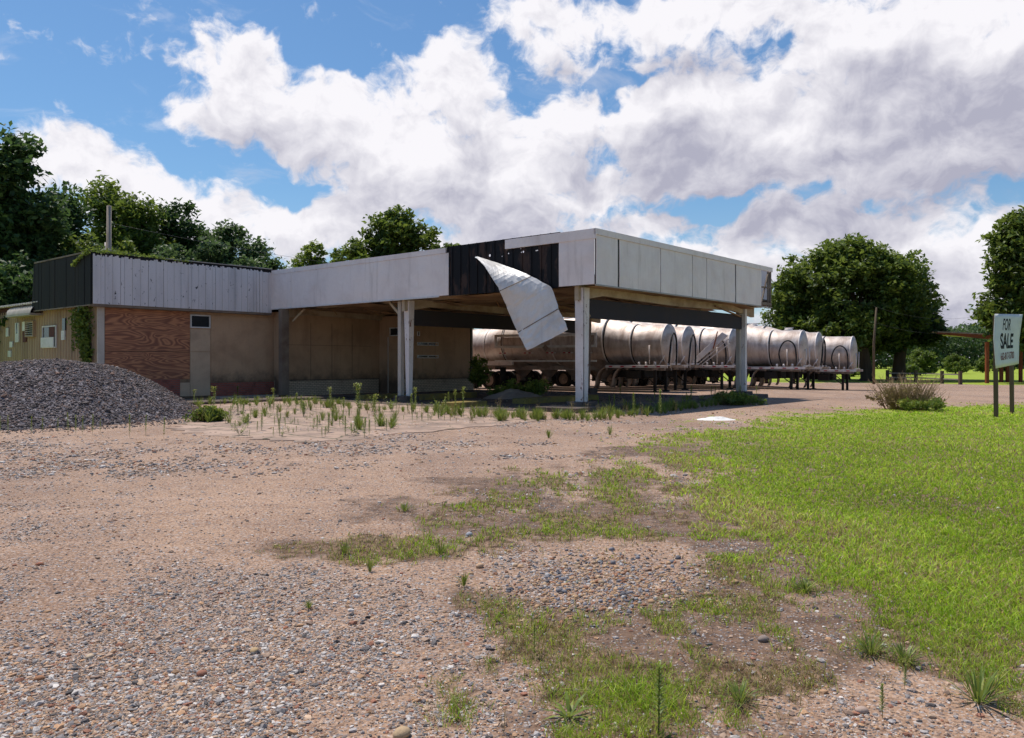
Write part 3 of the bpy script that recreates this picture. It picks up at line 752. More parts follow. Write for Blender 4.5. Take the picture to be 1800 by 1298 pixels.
# wing details
panel(765, 826, 581, 664, BG, MT['tan_board'], 'tan_board', .02)
panel(733, 764.5, 628, 666, BG, MT['tan_board'], 'tan_board', .018)
window(733, 769.5, 602, 608, BG, split=1, fr=.035)
window(733, 769.5, 624.5, 630, BG, split=1, fr=.035)
window(733, 737, 583, 591, BG, fr=.03, glass=MT['maroon_board'])
jm = MB(); jm.box(AE - .02, AE + .05, BG - .04, BG + .04, HB + .04, 3.9); jm.build('corner_trim', MT['post_paint'], st)
jm = MB(); jm.box(AE - .12, AE - .03, BG - .012, BG - .004, HB + .04, 3.9); jm.build('dark_gap', MT['dark'], st)
# return wall with door and transom
window(686, 704, 576, 591, None, side=AR, fr=.05)
dm = MB(); y0, y1 = b_at(704, AR), b_at(684, AR)
dm.box(AR - .03, AR - .004, y0, y1, .05, 2.45); d_o = dm.build('door', MT['tan_board'], st)
MB().tube([(AR - .035, y0 + .12, 1.05), (AR - .08, y0 + .12, 1.05)], .025).build('handle', MT['brown_steel'], d_o)
MB().box(AR - .05, AR - .003, y1, y1 + .06, .0, 2.9).build('door_frame', MT['post_paint'], st)
# side wall fittings
panel(13.5, 17.5, 577, 592, None, MT['window_white'], 'wall_plate', .05, .036, side=AL)
panel(20, 25, 601, 611, None, MT['window_white'], 'wall_plate', .05, .036, side=AL)
panel(17, 22, 617, 628, None, MT['window_white'], 'wall_plate', .05, .036, side=AL)
panel(30, 36, 568, 602, None, MT['window_white'], 'narrow_window_board', .05, .036, side=AL)
panel(32.2, 34, 569, 587, None, MT['glass'], 'narrow_pane', .008, .088, side=AL)
panel(42.5, 48.5, 566, 582, None, MT['window_white'], 'wall_plate', .05, .036, side=AL)
panel(43, 48.5, 582.5, 602, None, MT['maroon_board'], 'maroon_wall_board', .04, .036, side=AL)
panel(112.5, 117.5, 560, 581, None, MT['glass'], 'narrow_pane', .04, .036, side=AL)
panel(111, 117, 581.5, 598, None, MT['window_white'], 'wall_plate', .05, .036, side=AL)
wf = window(76, 100, 573, 612, None, side=AL - .036, fr=.05)
panel(77, 99.5, 593.5, 611, None, MT['window_white'], 'lower_window_board', .03, .10, side=AL)
panel(89.5, 99, 574.5, 593, None, MT['maroon_board'], 'rusty_shutter', .02, .065, side=AL)
lv = MB(); y0, y1 = b_at(64.5, AL), b_at(50, AL); z0, z1 = zf(57, 593, a=AL), zf(57, 565, a=AL)
lv.box(AL - .16, AL - .036, y0, y1, z1 - .05, z1); lv.box(AL - .16, AL - .036, y0, y1, z0, z0 + .05)
lv.box(AL - .16, AL - .036, y0, y0 + .05, z0 + .05, z1 - .05); lv.box(AL - .16, AL - .036, y1 - .05, y1, z0 + .05, z1 - .05)
lo = lv.build('louvre_vent', MT['tan_metal'], st)
sl = MB()
for k in range(7):
    zc = z0 + .08 + (z1 - z0 - .16) * k / 6; sl.bar((AL - .12, y0 + .05, zc), (AL - .12, y1 - .05, zc), .07, .015)
sl.build('slats', MT['window_white'], lo)
MB().box(AL - .06, AL - .04, y0 + .06, y1 - .06, z0 + .06, z1 - .06).build('duct', MT['dark'], lo)
# rounded awning and tin roof on the far left
aw = MB(); y0, y1 = BE + .1, b_at(9, AL - .5); pts = []
for k in range(7):
    t = math.pi / 2 * k / 6; pts.append((AL - .55 * math.sin(t), 3.78 + .42 * math.cos(t)))
vs = [(p[0], y0, p[1]) for p in pts] + [(p[0], y1 - .35 * (k / 6), p[1]) for k, p in enumerate(pts)]
n = len(pts); aw.add(vs, [(i, i + 1, n + i + 1, n + i) for i in range(n - 1)], True); aw.box(AL - .57, AL - .02, y0, y1 - .3, 3.68, 3.775)
aw.build('rounded_awning', MT['trim_pale'], st)
tn = MB(); b = BE - .4
while b < 33:
    tn.hexa([(AL - .45, b, 4.22), (AL + 3, b, 4.55), (AL + 3, b + .13, 4.55), (AL - .45, b + .13, 4.22)], [(AL - .45, b, 4.27), (AL + 3, b, 4.6), (AL + 3, b + .13, 4.6), (AL - .45, b + .13, 4.27)])
    tn.hexa([(AL - .40, b + .131, 4.19), (AL + 3, b + .131, 4.52), (AL + 3, b + .29, 4.52), (AL - .40, b + .29, 4.19)], [(AL - .40, b + .131, 4.22), (AL + 3, b + .131, 4.55), (AL + 3, b + .29, 4.55), (AL - .40, b + .29, 4.22)])
    b += .3
tn.build('tin_roof_edge', MT['alu_trim'], st)
MB().box(AL - .03, AL, BE, 31, 3.9, 4.18).build('eave_board', MT['maroon_board'], st)
# further annex wall left
MB().box(AL + .1, AL + 3, 31.02, 31.2, 0, 4.1).build('annex_wall', MT['tan_metal'], st)

# ------------------------------------------------------------------ canopy
cn = thing('fuel_canopy', 'large white station canopy on steel posts with torn fascia, joined to the store', 'canopy', **SF)
AX, BX = 14.06, 18.23; CZ0, CZ1 = 4.10, 5.88
b_a, b_b = b_at(984, 0), b_at(790, 0); b_c = b_at(890, 0)
def fpanel(name, axis, s0, s1, z0, z1, mat, d0=0.0, d1=.04, warp=0, label=None, seed=0):
    """sheet panel standing just outside a canopy side, slightly buckled"""
    rr = random.Random(seed); nx = max(2, int((s1 - s0) / .5)); nz = 4; m = MB(); vs = []
    for side in (0, 1):
        for i in range(nx + 1):
            for j in range(nz + 1):
                s = s0 + (s1 - s0) * i / nx; z = z0 + (z1 - z0) * j / nz
                d = -(d0 + (d1 - d0) * side) - (warp * rr.uniform(0, 1) if 0 < j < nz else 0) * side
                vs.append((d, s, z) if axis == 'a' else (s, d, z))
    K = (nx + 1) * (nz + 1); q = lambda sd, i, j: sd * K + i * (nz + 1) + j; fs = []
    for i in range(nx):
        for j in range(nz):
            fs.append((q(1, i, j), q(1, i + 1, j), q(1, i + 1, j + 1), q(1, i, j + 1))); fs.append((q(0, i, j), q(0, i, j + 1), q(0, i + 1, j + 1), q(0, i + 1, j)))
    for i in range(nx):
        fs.append((q(0, i, 0), q(0, i + 1, 0), q(1, i + 1, 0), q(1, i, 0))); fs.append((q(0, i, nz), q(1, i, nz), q(1, i + 1, nz), q(0, i + 1, nz)))
    for j in range(nz):
        fs.append((q(0, 0, j), q(1, 0, j), q(1, 0, j + 1), q(0, 0, j + 1))); fs.append((q(0, nx, j), q(0, nx, j + 1), q(1, nx, j + 1), q(1, nx, j)))
    m.add(vs, fs, False); o = m.build(name, mat, cn)
    if label: o['label'] = label
    return o
# left side (plane alpha=0)
fpanel('fascia_panel', 'a', b_b, BX - 1.6, CZ0, CZ1 - .2, MT['white_paint'], .03, .05, .008, 'long white panel left of the torn gap', 1)
fpanel('fascia_panel', 'a', BX - 1.585, BX, CZ0, CZ1 - .2, MT['white_paint'], .03, .05, .012, None, 2)
fpanel('fascia_panel', 'a', 0.0, b_a, CZ0, CZ1 - .32, MT['white_paint'], .03, .05, .01, 'white corner panel right of the torn gap', 3)
MB().box(-.075, -.002, -.07, b_c, CZ1 - .32, CZ1).build('top_trim', MT['white_paint'], cn)
MB().box(-.07, -.002, b_b + .15, BX - .02, CZ1 - .195, CZ1 - .0).build('top_trim', MT['white_paint'], cn)
MB().box(-.075, -.03, b_b + .5, BX, CZ0 - .05, CZ0 - .002).build('bottom_trim', MT['white_tape'], cn)
# black backing sheet with rust holes
def mk_holes():
    m, t, b = mat_new('black_sheet_with_holes'); p = ocoord(t); x, y, z = SEP(t, p)
    n1 = NOISE(t, VM(t, 'MULTIPLY', p, (1, 1, .35)), 2.2, 6, .6, .4)
    c = MIX(t, SS(t, n1, .50, .60), (.012, .012, .014), (.055, .034, .028))
    setb(t, b, color=c, rough=.75, spec=.2)
    acc = None
    for (u, v, r) in [(861.5, 449.5, .045), (894.5, 446, .025), (885, 449, .02), (883, 451, .018), (916.5, 437.5, .025), (917.5, 444, .03), (920.5, 443, .035), (943, 441, .022), (945.5, 440.5, .02)]:
        yy = b_at(u, .02); zz_ = zf(u, v, a=.02)
        l = VM(t, 'LENGTH', VM(t, 'SUBTRACT', COMB(t, 0.0, y, z), (0, yy, zz_)), None, 1)
        h = M(t, 'GREATER_THAN', l, r); acc = h if acc is None else M(t, 'MULTIPLY', acc, h)
    setb(t, b, alpha=acc); return m
bk = MB(); b = b_a - .02
while b < b_b + .1:
    e = min(b + .42, b_b + .1); bk.box(.0, .012, b, e - .03, CZ0 - .02, CZ1 + .04); bk.box(-.03, .0, e - .05, e, CZ0 - .02, CZ1 + .04); b += .42
bk.build('backing_sheet', mk_holes(), cn)
MB().box(.013, .05, BX - 11.6, BX, CZ0, CZ1 - .02).build('backing_board', MT['black_board'], cn)
MB().box(.013, .05, .06, b_a - .03, CZ0, CZ1 - .02).build('backing_board', MT['black_board'], cn)
# front side (plane beta=0)
us = [1046, 1086.5, 1159.5, 1215.5, 1240.5, 1292, 1337]
for k in range(6):
    s0, s1 = a_at(us[k], 0), a_at(us[k + 1], 0)
    gap = .10 if k in (0, 4) else .045
    fpanel('fascia_panel', 'b', max(s0, -.05) + .002, s1 - gap, CZ0, CZ1 - .2, MT['white_paint'], .03, .05, .015, 'peeling panel at the far end of the front' if k == 5 else None, 20 + k)
MB().box(-.075, AX, -.085, -.002, CZ1 - .195, CZ1 + .0).build('top_trim', MT['white_paint'], cn)
MB().box(-.05, AX, -.07, -.03, CZ0 - .05, CZ0 - .003).build('bottom_trim', MT['trim_pale'], cn)
s1 = a_at(1337, 0)
MB().box(.06, s1 - .1, .02, .05, CZ0, CZ1 - .05).build('backing_board', MT['black_board'], cn)
# open end frame
of = MB(); of.bar((AX - .06, .02, CZ0), (AX - .06, .02, CZ1 - .2), .10); of.bar((AX - .3, .02, CZ0), (AX - .3, .02, CZ1 - .2), .06)
of.bar((s1 + .1, .02, CZ0 + .1), (AX - .3, .02, CZ1 - .3), .06); of.bar((s1, .02, 4.95), (AX - .06, .02, 4.98), .06); of.bar((s1, .02, CZ0 + .12), (AX, .02, CZ0 + .12), .12)
of.build('open_frame', MT['brown_steel'], cn)
MB().box(AX - .05, AX, .06, BX, CZ0, CZ1).build('far_fascia', MT['white_paint'], cn)
MB().box(.05, AX - .05, BX - .05, BX, CZ0 + .3, CZ1 - .1).build('inner_parapet', MT['black_board'], cn)
MB().box(.06, AX - .06, .06, BX - .06, CZ0 + .25, CZ0 + .32).build('roof_deck', MT['roof_tar'], cn)
# underside: purlins, rafters, hanging rotten boards
pr = MB()
for k in range(12):
    a = .35 + k * 1.21; pr.box(a, a + .09, .08, BX - .08, CZ0 + .03, CZ0 + .21)
pr.build('purlins', MT['steel_beam'], cn)
sb = MB(); rr = random.Random(12)
for k in range(11):
    a = .45 + k * 1.21; b = .1
    while b < BX - 1.3:
        L_ = rr.choice([1.2, 2.4, 2.4])
        if rr.random() < .80:
            t1, t2 = rr.uniform(0, .02), rr.uniform(0, .02)
            if rr.random() < .2: t2 = rr.uniform(.05, .28)
            e = min(b + L_, BX - .1)
            sb.hexa([(a + .02, b, CZ0 - t1), (a + 1.17, b, CZ0 - t2), (a + 1.17, e - .02, CZ0 - t1 - rr.uniform(0, .04)), (a + .02, e - .02, CZ0 - t2 * .3)],
                    [(a + .02, b, CZ0 + .012 - t1), (a + 1.17, b, CZ0 + .012 - t2), (a + 1.17, e - .02, CZ0 + .012 - t1), (a + .02, e - .02, CZ0 + .012 - t2 * .3)])
        b += L_
sb.build('soffit_boards', MT['soffit'], cn)
RB = (.8, 9.24, BX - .5)
CAa, CAb = .42, 12.8
for b in RB:
    rb = MB()
    for (x0, x1, h0, h1) in ((.1, 1.6, .50, .26), (1.6, 7.0, .26, .34), (7.0, 11.6, .34, .26), (11.6, 13.9, .26, .46)):
        rb.hexa([(x0, b - .08, CZ0 + .02 - h0), (x1, b - .08, CZ0 + .02 - h1), (x1, b + .08, CZ0 + .02 - h1), (x0, b + .08, CZ0 + .02 - h0)],
                [(x0, b - .08, CZ0 + .02), (x1, b - .08, CZ0 + .02), (x1, b + .08, CZ0 + .02), (x0, b + .08, CZ0 + .02)])
    rb.build('rafter', MT['steel_beam'], cn)
for (x0, y0, z0, x1, y1, z1) in [(2.2, 1.0, 3.98, 5.8, 1.6, 3.78), (4, 2.2, 4.0, 9, 2.6, 3.85), (7.5, 1.0, 3.9, 11.5, 1.2, 3.66), (1.0, 4.5, 4.0, 6, 4.9, 3.72), (6, 6, 4.0, 11, 6.4, 3.8), (1, 11, 4.0, 6, 11.2, 3.8), (2, 14, 3.98, 7, 14.4, 3.75), (9.7, .6, 3.95, 12.4, .7, 3.62), (12.5, 8, 4.0, 12.6, 3, 3.9)]:
    MB().bar((x0, y0, z0), (x1, y1, z1), .09, .05).build('loose_timber', MT['soffit'], cn)
for k in range(26):
    x0, y0 = rr.uniform(.5, 13), rr.uniform(.5, 17); a = rr.uniform(0, 6.28); L_ = rr.uniform(.3, .9)
    MB().bar((x0, y0, CZ0), (x0 + math.cos(a) * L_, y0 + math.sin(a) * L_, CZ0 - rr.uniform(.1, .4)), .05, .015).build('hanging_strip', MT['soffit'], cn)
# columns
def column(a, b, kind):
    m = MB()
    if kind == 'wide':      # flanged H post
        m.hexa([(a - .10, b - .16, .3), (a + .10, b - .16, .3), (a + .10, b - .145, .3), (a - .10, b - .145, .3)], [(a - .15, b - .19, 4.05), (a + .15, b - .19, 4.05), (a + .15, b - .175, 4.05), (a - .15, b - .175, 4.05)])
        m.box(a - .006, a + .006, b - .16, b + .16, .3, 4.05)
        m.box(a - .14, a + .14, b + .16, b + .175, .3, 4.05)
        m.hexa([(a - .16, b - .145, .3), (a - .145, b - .145, .3), (a - .145, b + .16, .3), (a - .16, b + .16, .3)], [(a - .19, b - .175, 4.05), (a - .175, b - .175, 4.05), (a - .175, b + .16, 4.05), (a - .19, b + .16, 4.05)])
    elif kind == 'taper':
        m.hexa([(a - .085, b - .085, .26), (a + .085, b - .085, .26), (a + .085, b + .085, .26), (a - .085, b + .085, .26)], [(a - .15, b - .15, 4.05), (a + .15, b - .15, 4.05), (a + .15, b + .15, 4.05), (a - .15, b + .15, 4.05)])
    else:
        m.box(a - .09, a + .09, b - .09, b + .09, .12, 4.05)
    return m
RW, PB = MT['rusty_white'], MT['brown_steel']
column(CAa, .8, 'wide').build('column', RW, cn)['label'] = 'white near corner post with rust flecks'
column(CAb + .02, .72, 'thin').build('column', RW, cn); column(CAb - .16, .90, 'thin').build('column', MT['post_paint'], cn)
column(CAa, 9.24, 'taper').build('column', RW, cn); column(CAa + .02, 9.75, 'thin').build('column', MT['post_paint'], cn)
column(CAb, 9.24, 'taper').build('column', PB, cn)
c3_ = MB(); c3_.box(a_at(493, 17.2), a_at(506, 17.2) , 17.1, 17.35, .1, 4.05); c3_.build('column', MT['brown_steel'], cn)
for p_, q_, w_ in (((CAa, 17.2, 3.5), (CAa + .1, 16.4, 4.05), .07), ((CAa, 9.75, 3.5), (CAa, 10.4, 4.05), .1), ((CAa + .34, .8, 3.2), (CAa + .16, .8, 3.0), .14)): MB().bar(p_, q_, w_).build('bracket', MT['steel_beam'], cn)
# hanging dark header panels between the posts
for (b, x0, x1) in ((.8, CAa + .35, CAb - .12), (9.24, CAa + .1, CAb - .1)):
    hp = MB(); hp.box(x0, x1, b - .03, b + .03, 3.07, 3.71)
    x = x0
    o = hp.build('header_panel', MT['grey_beam'], cn)
    MB().box(x0 - .05, x0 - .002, b - .05, b + .05, 3.05, 3.73).build('header_end', MT['maroon_board'], o)
# peeled sheet
def Dp(u): return AB(0, b_at(u, 0))[1]
rows = [((u0, v0, Dp(u0) - .13 - ka), (u1, v1, Dp(u1) - .15 - kb)) for (u0, v0, u1, v1, ka, kb) in
        [(836, 451.5, 835, 453.5, 0, 0), (842, 452.5, 839, 455, .0, .12), (850, 455, 844, 460, .02, .4), (864, 459.5, 851, 467, .03, .75), (882, 465.5, 858, 478, .04, .95), (908, 475, 868, 494, .05, .95),
         (934, 486, 879, 512, .05, .75), (962, 501, 888, 532, .05, .45), (970, 507, 893, 545, .05, .3), (976, 525, 901, 564, .05, .2), (982, 543, 910.5, 585, .05, .12), (991, 562, 918, 601, .05, .1), (998, 579, 926, 616, .05, .1)]]
from mathutils import Matrix as _Mx
inv = (Matrix.Translation(Vector((C1[0], C1[1], 0))) @ Matrix.Rotation(TH, 4, 'Z')).inverted()
grid = []; nc = 8
for (A_, B_) in rows:
    pa, pb = inv @ Vector(WD(*A_)), inv @ Vector(WD(*B_)); grid.append([pa.lerp(pb, k / nc) for k in range(nc + 1)])
# refine rows with Catmull-Rom
fine = []
for i in range(len(grid) - 1):
    g0, g1, g2, g3 = grid[max(i - 1, 0)], grid[i], grid[i + 1], grid[min(i + 2, len(grid) - 1)]
    for s in range(3):
        t = s / 3; fine.append([.5 * ((2 * b_) + (c_ - a_) * t + (2 * a_ - 5 * b_ + 4 * c_ - d_) * t * t + (3 * b_ - a_ - 3 * c_ + d_) * t ** 3) for a_, b_, c_, d_ in zip(g0, g1, g2, g3)])
fine.append(grid[-1])
rj = random.Random(4)
for i_, r_ in enumerate(fine):
    for j_ in range(len(r_)):
        kj = .25 if i_ < 17 else .8; r_[j_] = r_[j_] + Vector((kj * rj.uniform(-.022, .022), kj * rj.uniform(-.012, .012), kj * rj.uniform(-.012, .012) - (rj.uniform(0, .05) if i_ == len(fine) - 1 else 0)))
m = MB(); m.add([p for r in fine for p in r], [(i * (nc + 1) + j, i * (nc + 1) + j + 1, (i + 1) * (nc + 1) + j + 1, (i + 1) * (nc + 1) + j) for i in range(len(fine) - 1) for j in range(nc)], False)
MT['sheet'] = worn('sheet', (.66, .65, .64), (.46, .43, .40), .45, .1, 1.0, .8, (.14, .09, .07), False, .1, .73, .5)
ps = m.build('peeled_sheet', MT['sheet'], cn); ps['label'] = 'white fascia sheet torn loose and hanging down'
md = ps.modifiers.new('solid', 'SOLIDIFY'); md.thickness = .02; md.offset = 0
for ri in (18, 30):
    rrow = fine[ri]; nrm = (fine[ri + 1][0] - rrow[0]).cross(rrow[-1] - rrow[0]).normalized()
    tow = inv @ Vector((0, 0, EYE)); 
    if nrm.dot(tow - rrow[0]) < 0: nrm = -nrm
    MB().bar(rrow[0] + nrm * .014, rrow[-1] + nrm * .014, .03, .01, nrm).build('seam', MT['brown_steel'], ps)

# ------------------------------------------------------------------ slabs, kerbs and islands
def poly_prism(pts, z0, z1):
    m = MB(); n = len(pts); m.add([(p[0], p[1], z0) for p in pts] + [(p[0], p[1], z1) for p in pts],
        [tuple(range(n))[::-1], tuple(range(n, 2 * n))] + [(i, (i + 1) % n, n + (i + 1) % n, n + i) for i in range(n)]); return m
def mk_slab():
    m, t, b = mat_new('cracked_slab'); p = ocoord(t)
    rot = N(t, 'Mapping', {}, {'Vector': p, 'Rotation': (0, 0, -TH)})
    wob = VM(t, 'ADD', rot, VM(t, 'MULTIPLY', VM(t, 'SUBTRACT', NOISE(t, p, .8, 4, .6, 0, 1), (.5, .5, .5)), (.5, .5, 0)))
    n = t.nodes.new('ShaderNodeTexBrick'); t.links.new(wob, n.inputs['Vector']); n.inputs['Scale'].default_value = 1
    n.inputs['Brick Width'].default_value = 3.4; n.inputs['Row Height'].default_value = 2.6; n.inputs['Mortar Size'].default_value = .045; n.inputs['Mortar Smooth'].default_value = .3
    n.inputs['Color1'].default_value = (.44, .31, .235, 1); n.inputs['Color2'].default_value = (.34, .23, .17, 1); n.inputs['Mortar'].default_value = (.07, .075, .03, 1)
    ns = NOISE(t, p, 1.2, 7, .65, .4); c = MIX(t, SS(t, ns, .42, .62), n.outputs[0], (.24, .17, .13))
    vo = N(t, 'TexVoronoi', {'feature': 'DISTANCE_TO_EDGE'}, {'Vector': VM(t, 'ADD', p, VM(t, 'MULTIPLY', NOISE(t, p, 2, 3, .6, 0, 1), (.6, .6, 0))), 'Scale': .45})
    c = MIX(t, SS(t, vo, .012, .004), c, (.10, .085, .05))
    gk = SS(t, NOISE(t, p, 30, 5, .7), .5, .75); c = MIX(t, M(t, 'MULTIPLY', gk, .4), c, (.16, .14, .13))
    setb(t, b, color=c, rough=.95, normal=bump(t, ns, .4, .02)); return m
ap0 = [W(u, v) for u, v in [(300, 757), (337, 738), (378, 714), (470, 707), (620, 708), (760, 716), (880, 729), (960, 737), (905, 748), (820, 752), (730, 761), (640, 773), (520, 778), (400, 768)]]
ra = random.Random(8); ap = []
for i in range(len(ap0)):
    p_, q_ = Vector(ap0[i]), Vector(ap0[(i + 1) % len(ap0)]); n_ = max(2, int((q_ - p_).length / .3)); nn = Vector((-(q_ - p_).y, (q_ - p_).x, 0)).normalized()
    for k in range(n_): ap.append(tuple(p_.lerp(q_, k / n_) + nn * (ra.uniform(-.22, .22) if k else 0)))
o = poly_prism(ap, -.05, .012).build('concrete_apron', mk_slab()); tag(o, kind='structure')
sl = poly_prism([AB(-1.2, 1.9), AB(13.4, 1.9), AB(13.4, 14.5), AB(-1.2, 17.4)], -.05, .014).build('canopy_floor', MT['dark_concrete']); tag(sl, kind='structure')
def kerb(name, a0, a1, b0, b1, z, mat, label, group=None, cat='kerb'):
    o = MB(); o.box(0, a1 - a0, 0, b1 - b0, -.05, z); k = o.build(name, mat, None, .02); k.location = AB(a0, b0); k.rotation_euler.z = TH
    return tag(k, label, cat, group)
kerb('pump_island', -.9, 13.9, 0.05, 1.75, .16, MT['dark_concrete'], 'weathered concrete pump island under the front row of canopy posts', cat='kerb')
kerb('yellow_kerb', a_at(797, 4.9), a_at(857, 4.9), 4.9, 5.5, .20, MT['yellow_kerb'], 'short faded yellow kerb block just left of the hanging sheet', 'yellow kerbs under the canopy')
kerb('yellow_kerb', a_at(925, 4.6), a_at(1052, 4.6), 4.6, 5.3, .22, MT['yellow_kerb'], 'long faded yellow kerb behind the near white post', 'yellow kerbs under the canopy')
kerb('yellow_kerb', a_at(733, 9.5), a_at(850, 9.5) , 9.9, 10.4, .25, MT['yellow_kerb'], 'faded yellow kerb right of the tapered middle post', 'yellow kerbs under the canopy')
kerb('yellow_kerb', a_at(640, 12.2), a_at(712, 12.2), 12.2, 12.8, .20, MT['yellow_kerb'], 'mossy yellow kerb left of the tapered middle post', 'yellow kerbs under the canopy')
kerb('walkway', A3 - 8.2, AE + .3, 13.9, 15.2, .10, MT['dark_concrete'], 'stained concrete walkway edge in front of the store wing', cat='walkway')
kerb('step_slab', a_at(380, 17.6), a_at(482, 17.6), 17.2, 18.1, .10, MT['concrete'], 'sunlit pale slab below the red brick skirt', cat='slab')
for (a, b, lab) in ((CAa, .8, 'square concrete footing under the near white canopy post'), (CAb, .85, 'overgrown footing under the right front canopy post'), (CAa, 9.4, 'low footing under the tapered middle canopy post'), (CAb, 9.24, 'footing under the far middle canopy post')):
    f = MB(); f.box(-.35, .35, -.4, .4, -.02, .3 if b < 5 else .26); fo = f.build('post_footing', MT['dark_concrete'], None, .03); fo.location = AB(a, b); fo.rotation_euler.z = TH
    tag(fo, lab, 'footing', 'footings of the canopy posts')
rng = np.random.default_rng(31); la, lb = rng.uniform(-1.1, 13.2, 5200), rng.uniform(1.9, 14.2, 5200)
kk = fbm(la * .7, lb * .7, 4) > rng.uniform(.3, .62, 5200); la, lb = la[kk], lb[kk]
ls_ = np.clip(rng.lognormal(math.log(.022), .5, len(la)), .01, .1)
v_, f_, c_ = stones(np.stack([C1[0] + ca * la - sa * lb, C1[1] + sa * la + ca * lb, .016 + ls_ * .15], -1), ls_, rng, .35, ([(.25, .17, .11), (.10, .07, .05), (.38, .30, .22), (.06, .05, .04)], [.3, .3, .2, .2]))
tag(link_mesh('floor_litter', fast_mesh('floor_litter', v_, f_, c_), MT['stone']), 'brown litter and crumbled rubble on the floor under the canopy', 'litter', kind='stuff')
# debris heaps
def heap(name, u, v, rx, ry, h, mat, label, cat, seed=0, n=26, rz=0.0):
    rg = np.random.default_rng(seed); xs = np.linspace(-1, 1, n); X, Y = np.meshgrid(xs, xs); r = np.hypot(X, Y)
    Z = h * np.clip(1 - r ** 1.5, 0, 1) * (.45 + 1.1 * fbm(X * 4 + seed, Y * 4, 4)) - .01
    i = np.arange(n * n).reshape(n, n); f = np.stack([i[:-1, :-1], i[:-1, 1:], i[1:, 1:], i[1:, :-1]], -1).reshape(-1, 4)
    me = fast_mesh(name, np.stack([X * rx, Y * ry, Z], -1).reshape(-1, 3), f, None, False)
    o = link_mesh(name, me, mat); o.location = W(u, v); o.rotation_euler.z = rz; return tag(o, label, cat)
heap('plaster_heap', 1258, 738, .60, .40, .09, MT['plaster'], 'small heap of white plaster rubble on the dirt before the canopy', 'rubble', 3)
heap('rubble_heap', 905, 701, 1.5, 1.0, .38, MT['concrete'], 'low heap of broken concrete under the canopy by the weeds', 'rubble', 5)

# ------------------------------------------------------------------ gravel pile
def pile():
    n = 170; X, Y = np.meshgrid(np.linspace(-7.2, 6.6, n), np.linspace(-5.4, 5.4, n))
    ang = np.arctan2(Y, X)
    def H(X, Y):
        r = np.hypot(X / np.where(X > 0, 3.95, 6.2), Y / 4.7); 
        h = np.minimum(1.75 * (1 - np.clip(r, 0, 2)) * 1.75, 1.62 + .10 * (fbm(X * .9 + 3, Y * .9, 3) - .5) - .020 * X * X * .35 - .03 * np.abs(Y))
        k = .22; h1 = 2.5 * (1 - r); h2 = 1.64 - .022 * (X + .2) ** 2 - .02 * Y * Y
        h = -k * np.log(np.exp(-h1 / k) + np.exp(-h2 / k))
        return h + .26 * (fbm(X * .9 + 7, Y * .9, 5) - .5) + .05 * (fbm(X * 6, Y * 6, 3) - .5)
    Z = np.maximum(H(X, Y), -.06)
    i = np.arange(n * n).reshape(n, n); f = np.stack([i[:-1, :-1], i[:-1, 1:], i[1:, 1:], i[1:, :-1]], -1).reshape(-1, 4)
    m, t, b = mat_new('crushed_rock'); p = ocoord(t)
    v = t.nodes.new('ShaderNodeTexVoronoi'); t.links.new(p, v.inputs['Vector']); v.inputs['Scale'].default_value = 17
    r_, g_, bb = SEP(t, v.outputs[1])
    rc = t.nodes.new('ShaderNodeValToRGB'); t.links.new(r_, rc.inputs[0]); e = rc.color_ramp; e.elements[0].color = (.055, .05, .06, 1); e.elements[1].color = (.30, .28, .29, 1)
    for pos, cc in ((.45, (.11, .10, .115)), (.75, (.16, .145, .155)), (.9, (.18, .12, .10))): x = e.elements.new(pos); x.color = (*cc, 1)
    setb(t, b, color=rc.outputs[0], rough=.9, spec=.2, normal=bump(t, v.outputs[0], -1.0, .05))
    me = fast_mesh('gravel_pile', np.stack([X, Y, Z], -1).reshape(-1, 3), f, None, False); me.materials.append(m); me.materials.append(MT['stone'])
    rg = np.random.default_rng(9); q = 100000
    x = rg.uniform(-7, 6.4, q); y = rg.uniform(-5.3, 3.5, q); h = H(x, y); k = (h > -.03) | ((h > -.75) & (rg.random(q) < .10)); x, y, h = x[k], y[k], np.maximum(h[k], 0)
    s = np.clip(rg.lognormal(math.log(.018), .45, len(x)), .010, .08)
    pal = ([(.06, .047, .044), (.11, .086, .083), (.175, .14, .135), (.33, .28, .265), (.19, .105, .075)], [.26, .32, .24, .06, .12])
    vv, ff, cc = stones(np.stack([x, y, h + s * .2], -1), s, rg, .7, pal)
    c0 = np.tile(np.array([.1, .09, .1]), (n * n, 1))
    # one object: join heap surface and loose rock
    V = np.concatenate([np.stack([X, Y, Z], -1).reshape(-1, 3), vv]); base = n * n
    tri = np.concatenate([f[:, [0, 1, 2]], f[:, [0, 2, 3]]]); Fc = np.concatenate([tri, ff + base])
    me = fast_mesh('gravel_pile', V, Fc, np.concatenate([c0, cc])); me.materials.append(m)
    o = link_mesh('gravel_pile', me, None); me.materials.append(MT['stone'])
    mi = np.zeros(len(Fc), np.int32); mi[len(tri):] = 1; me.polygons.foreach_set('material_index', mi)
    o.location = (-13.3, 23.3, 0); return tag(o, 'big heap of dark grey crushed rock before the left end of the store', 'gravel pile')
pile()

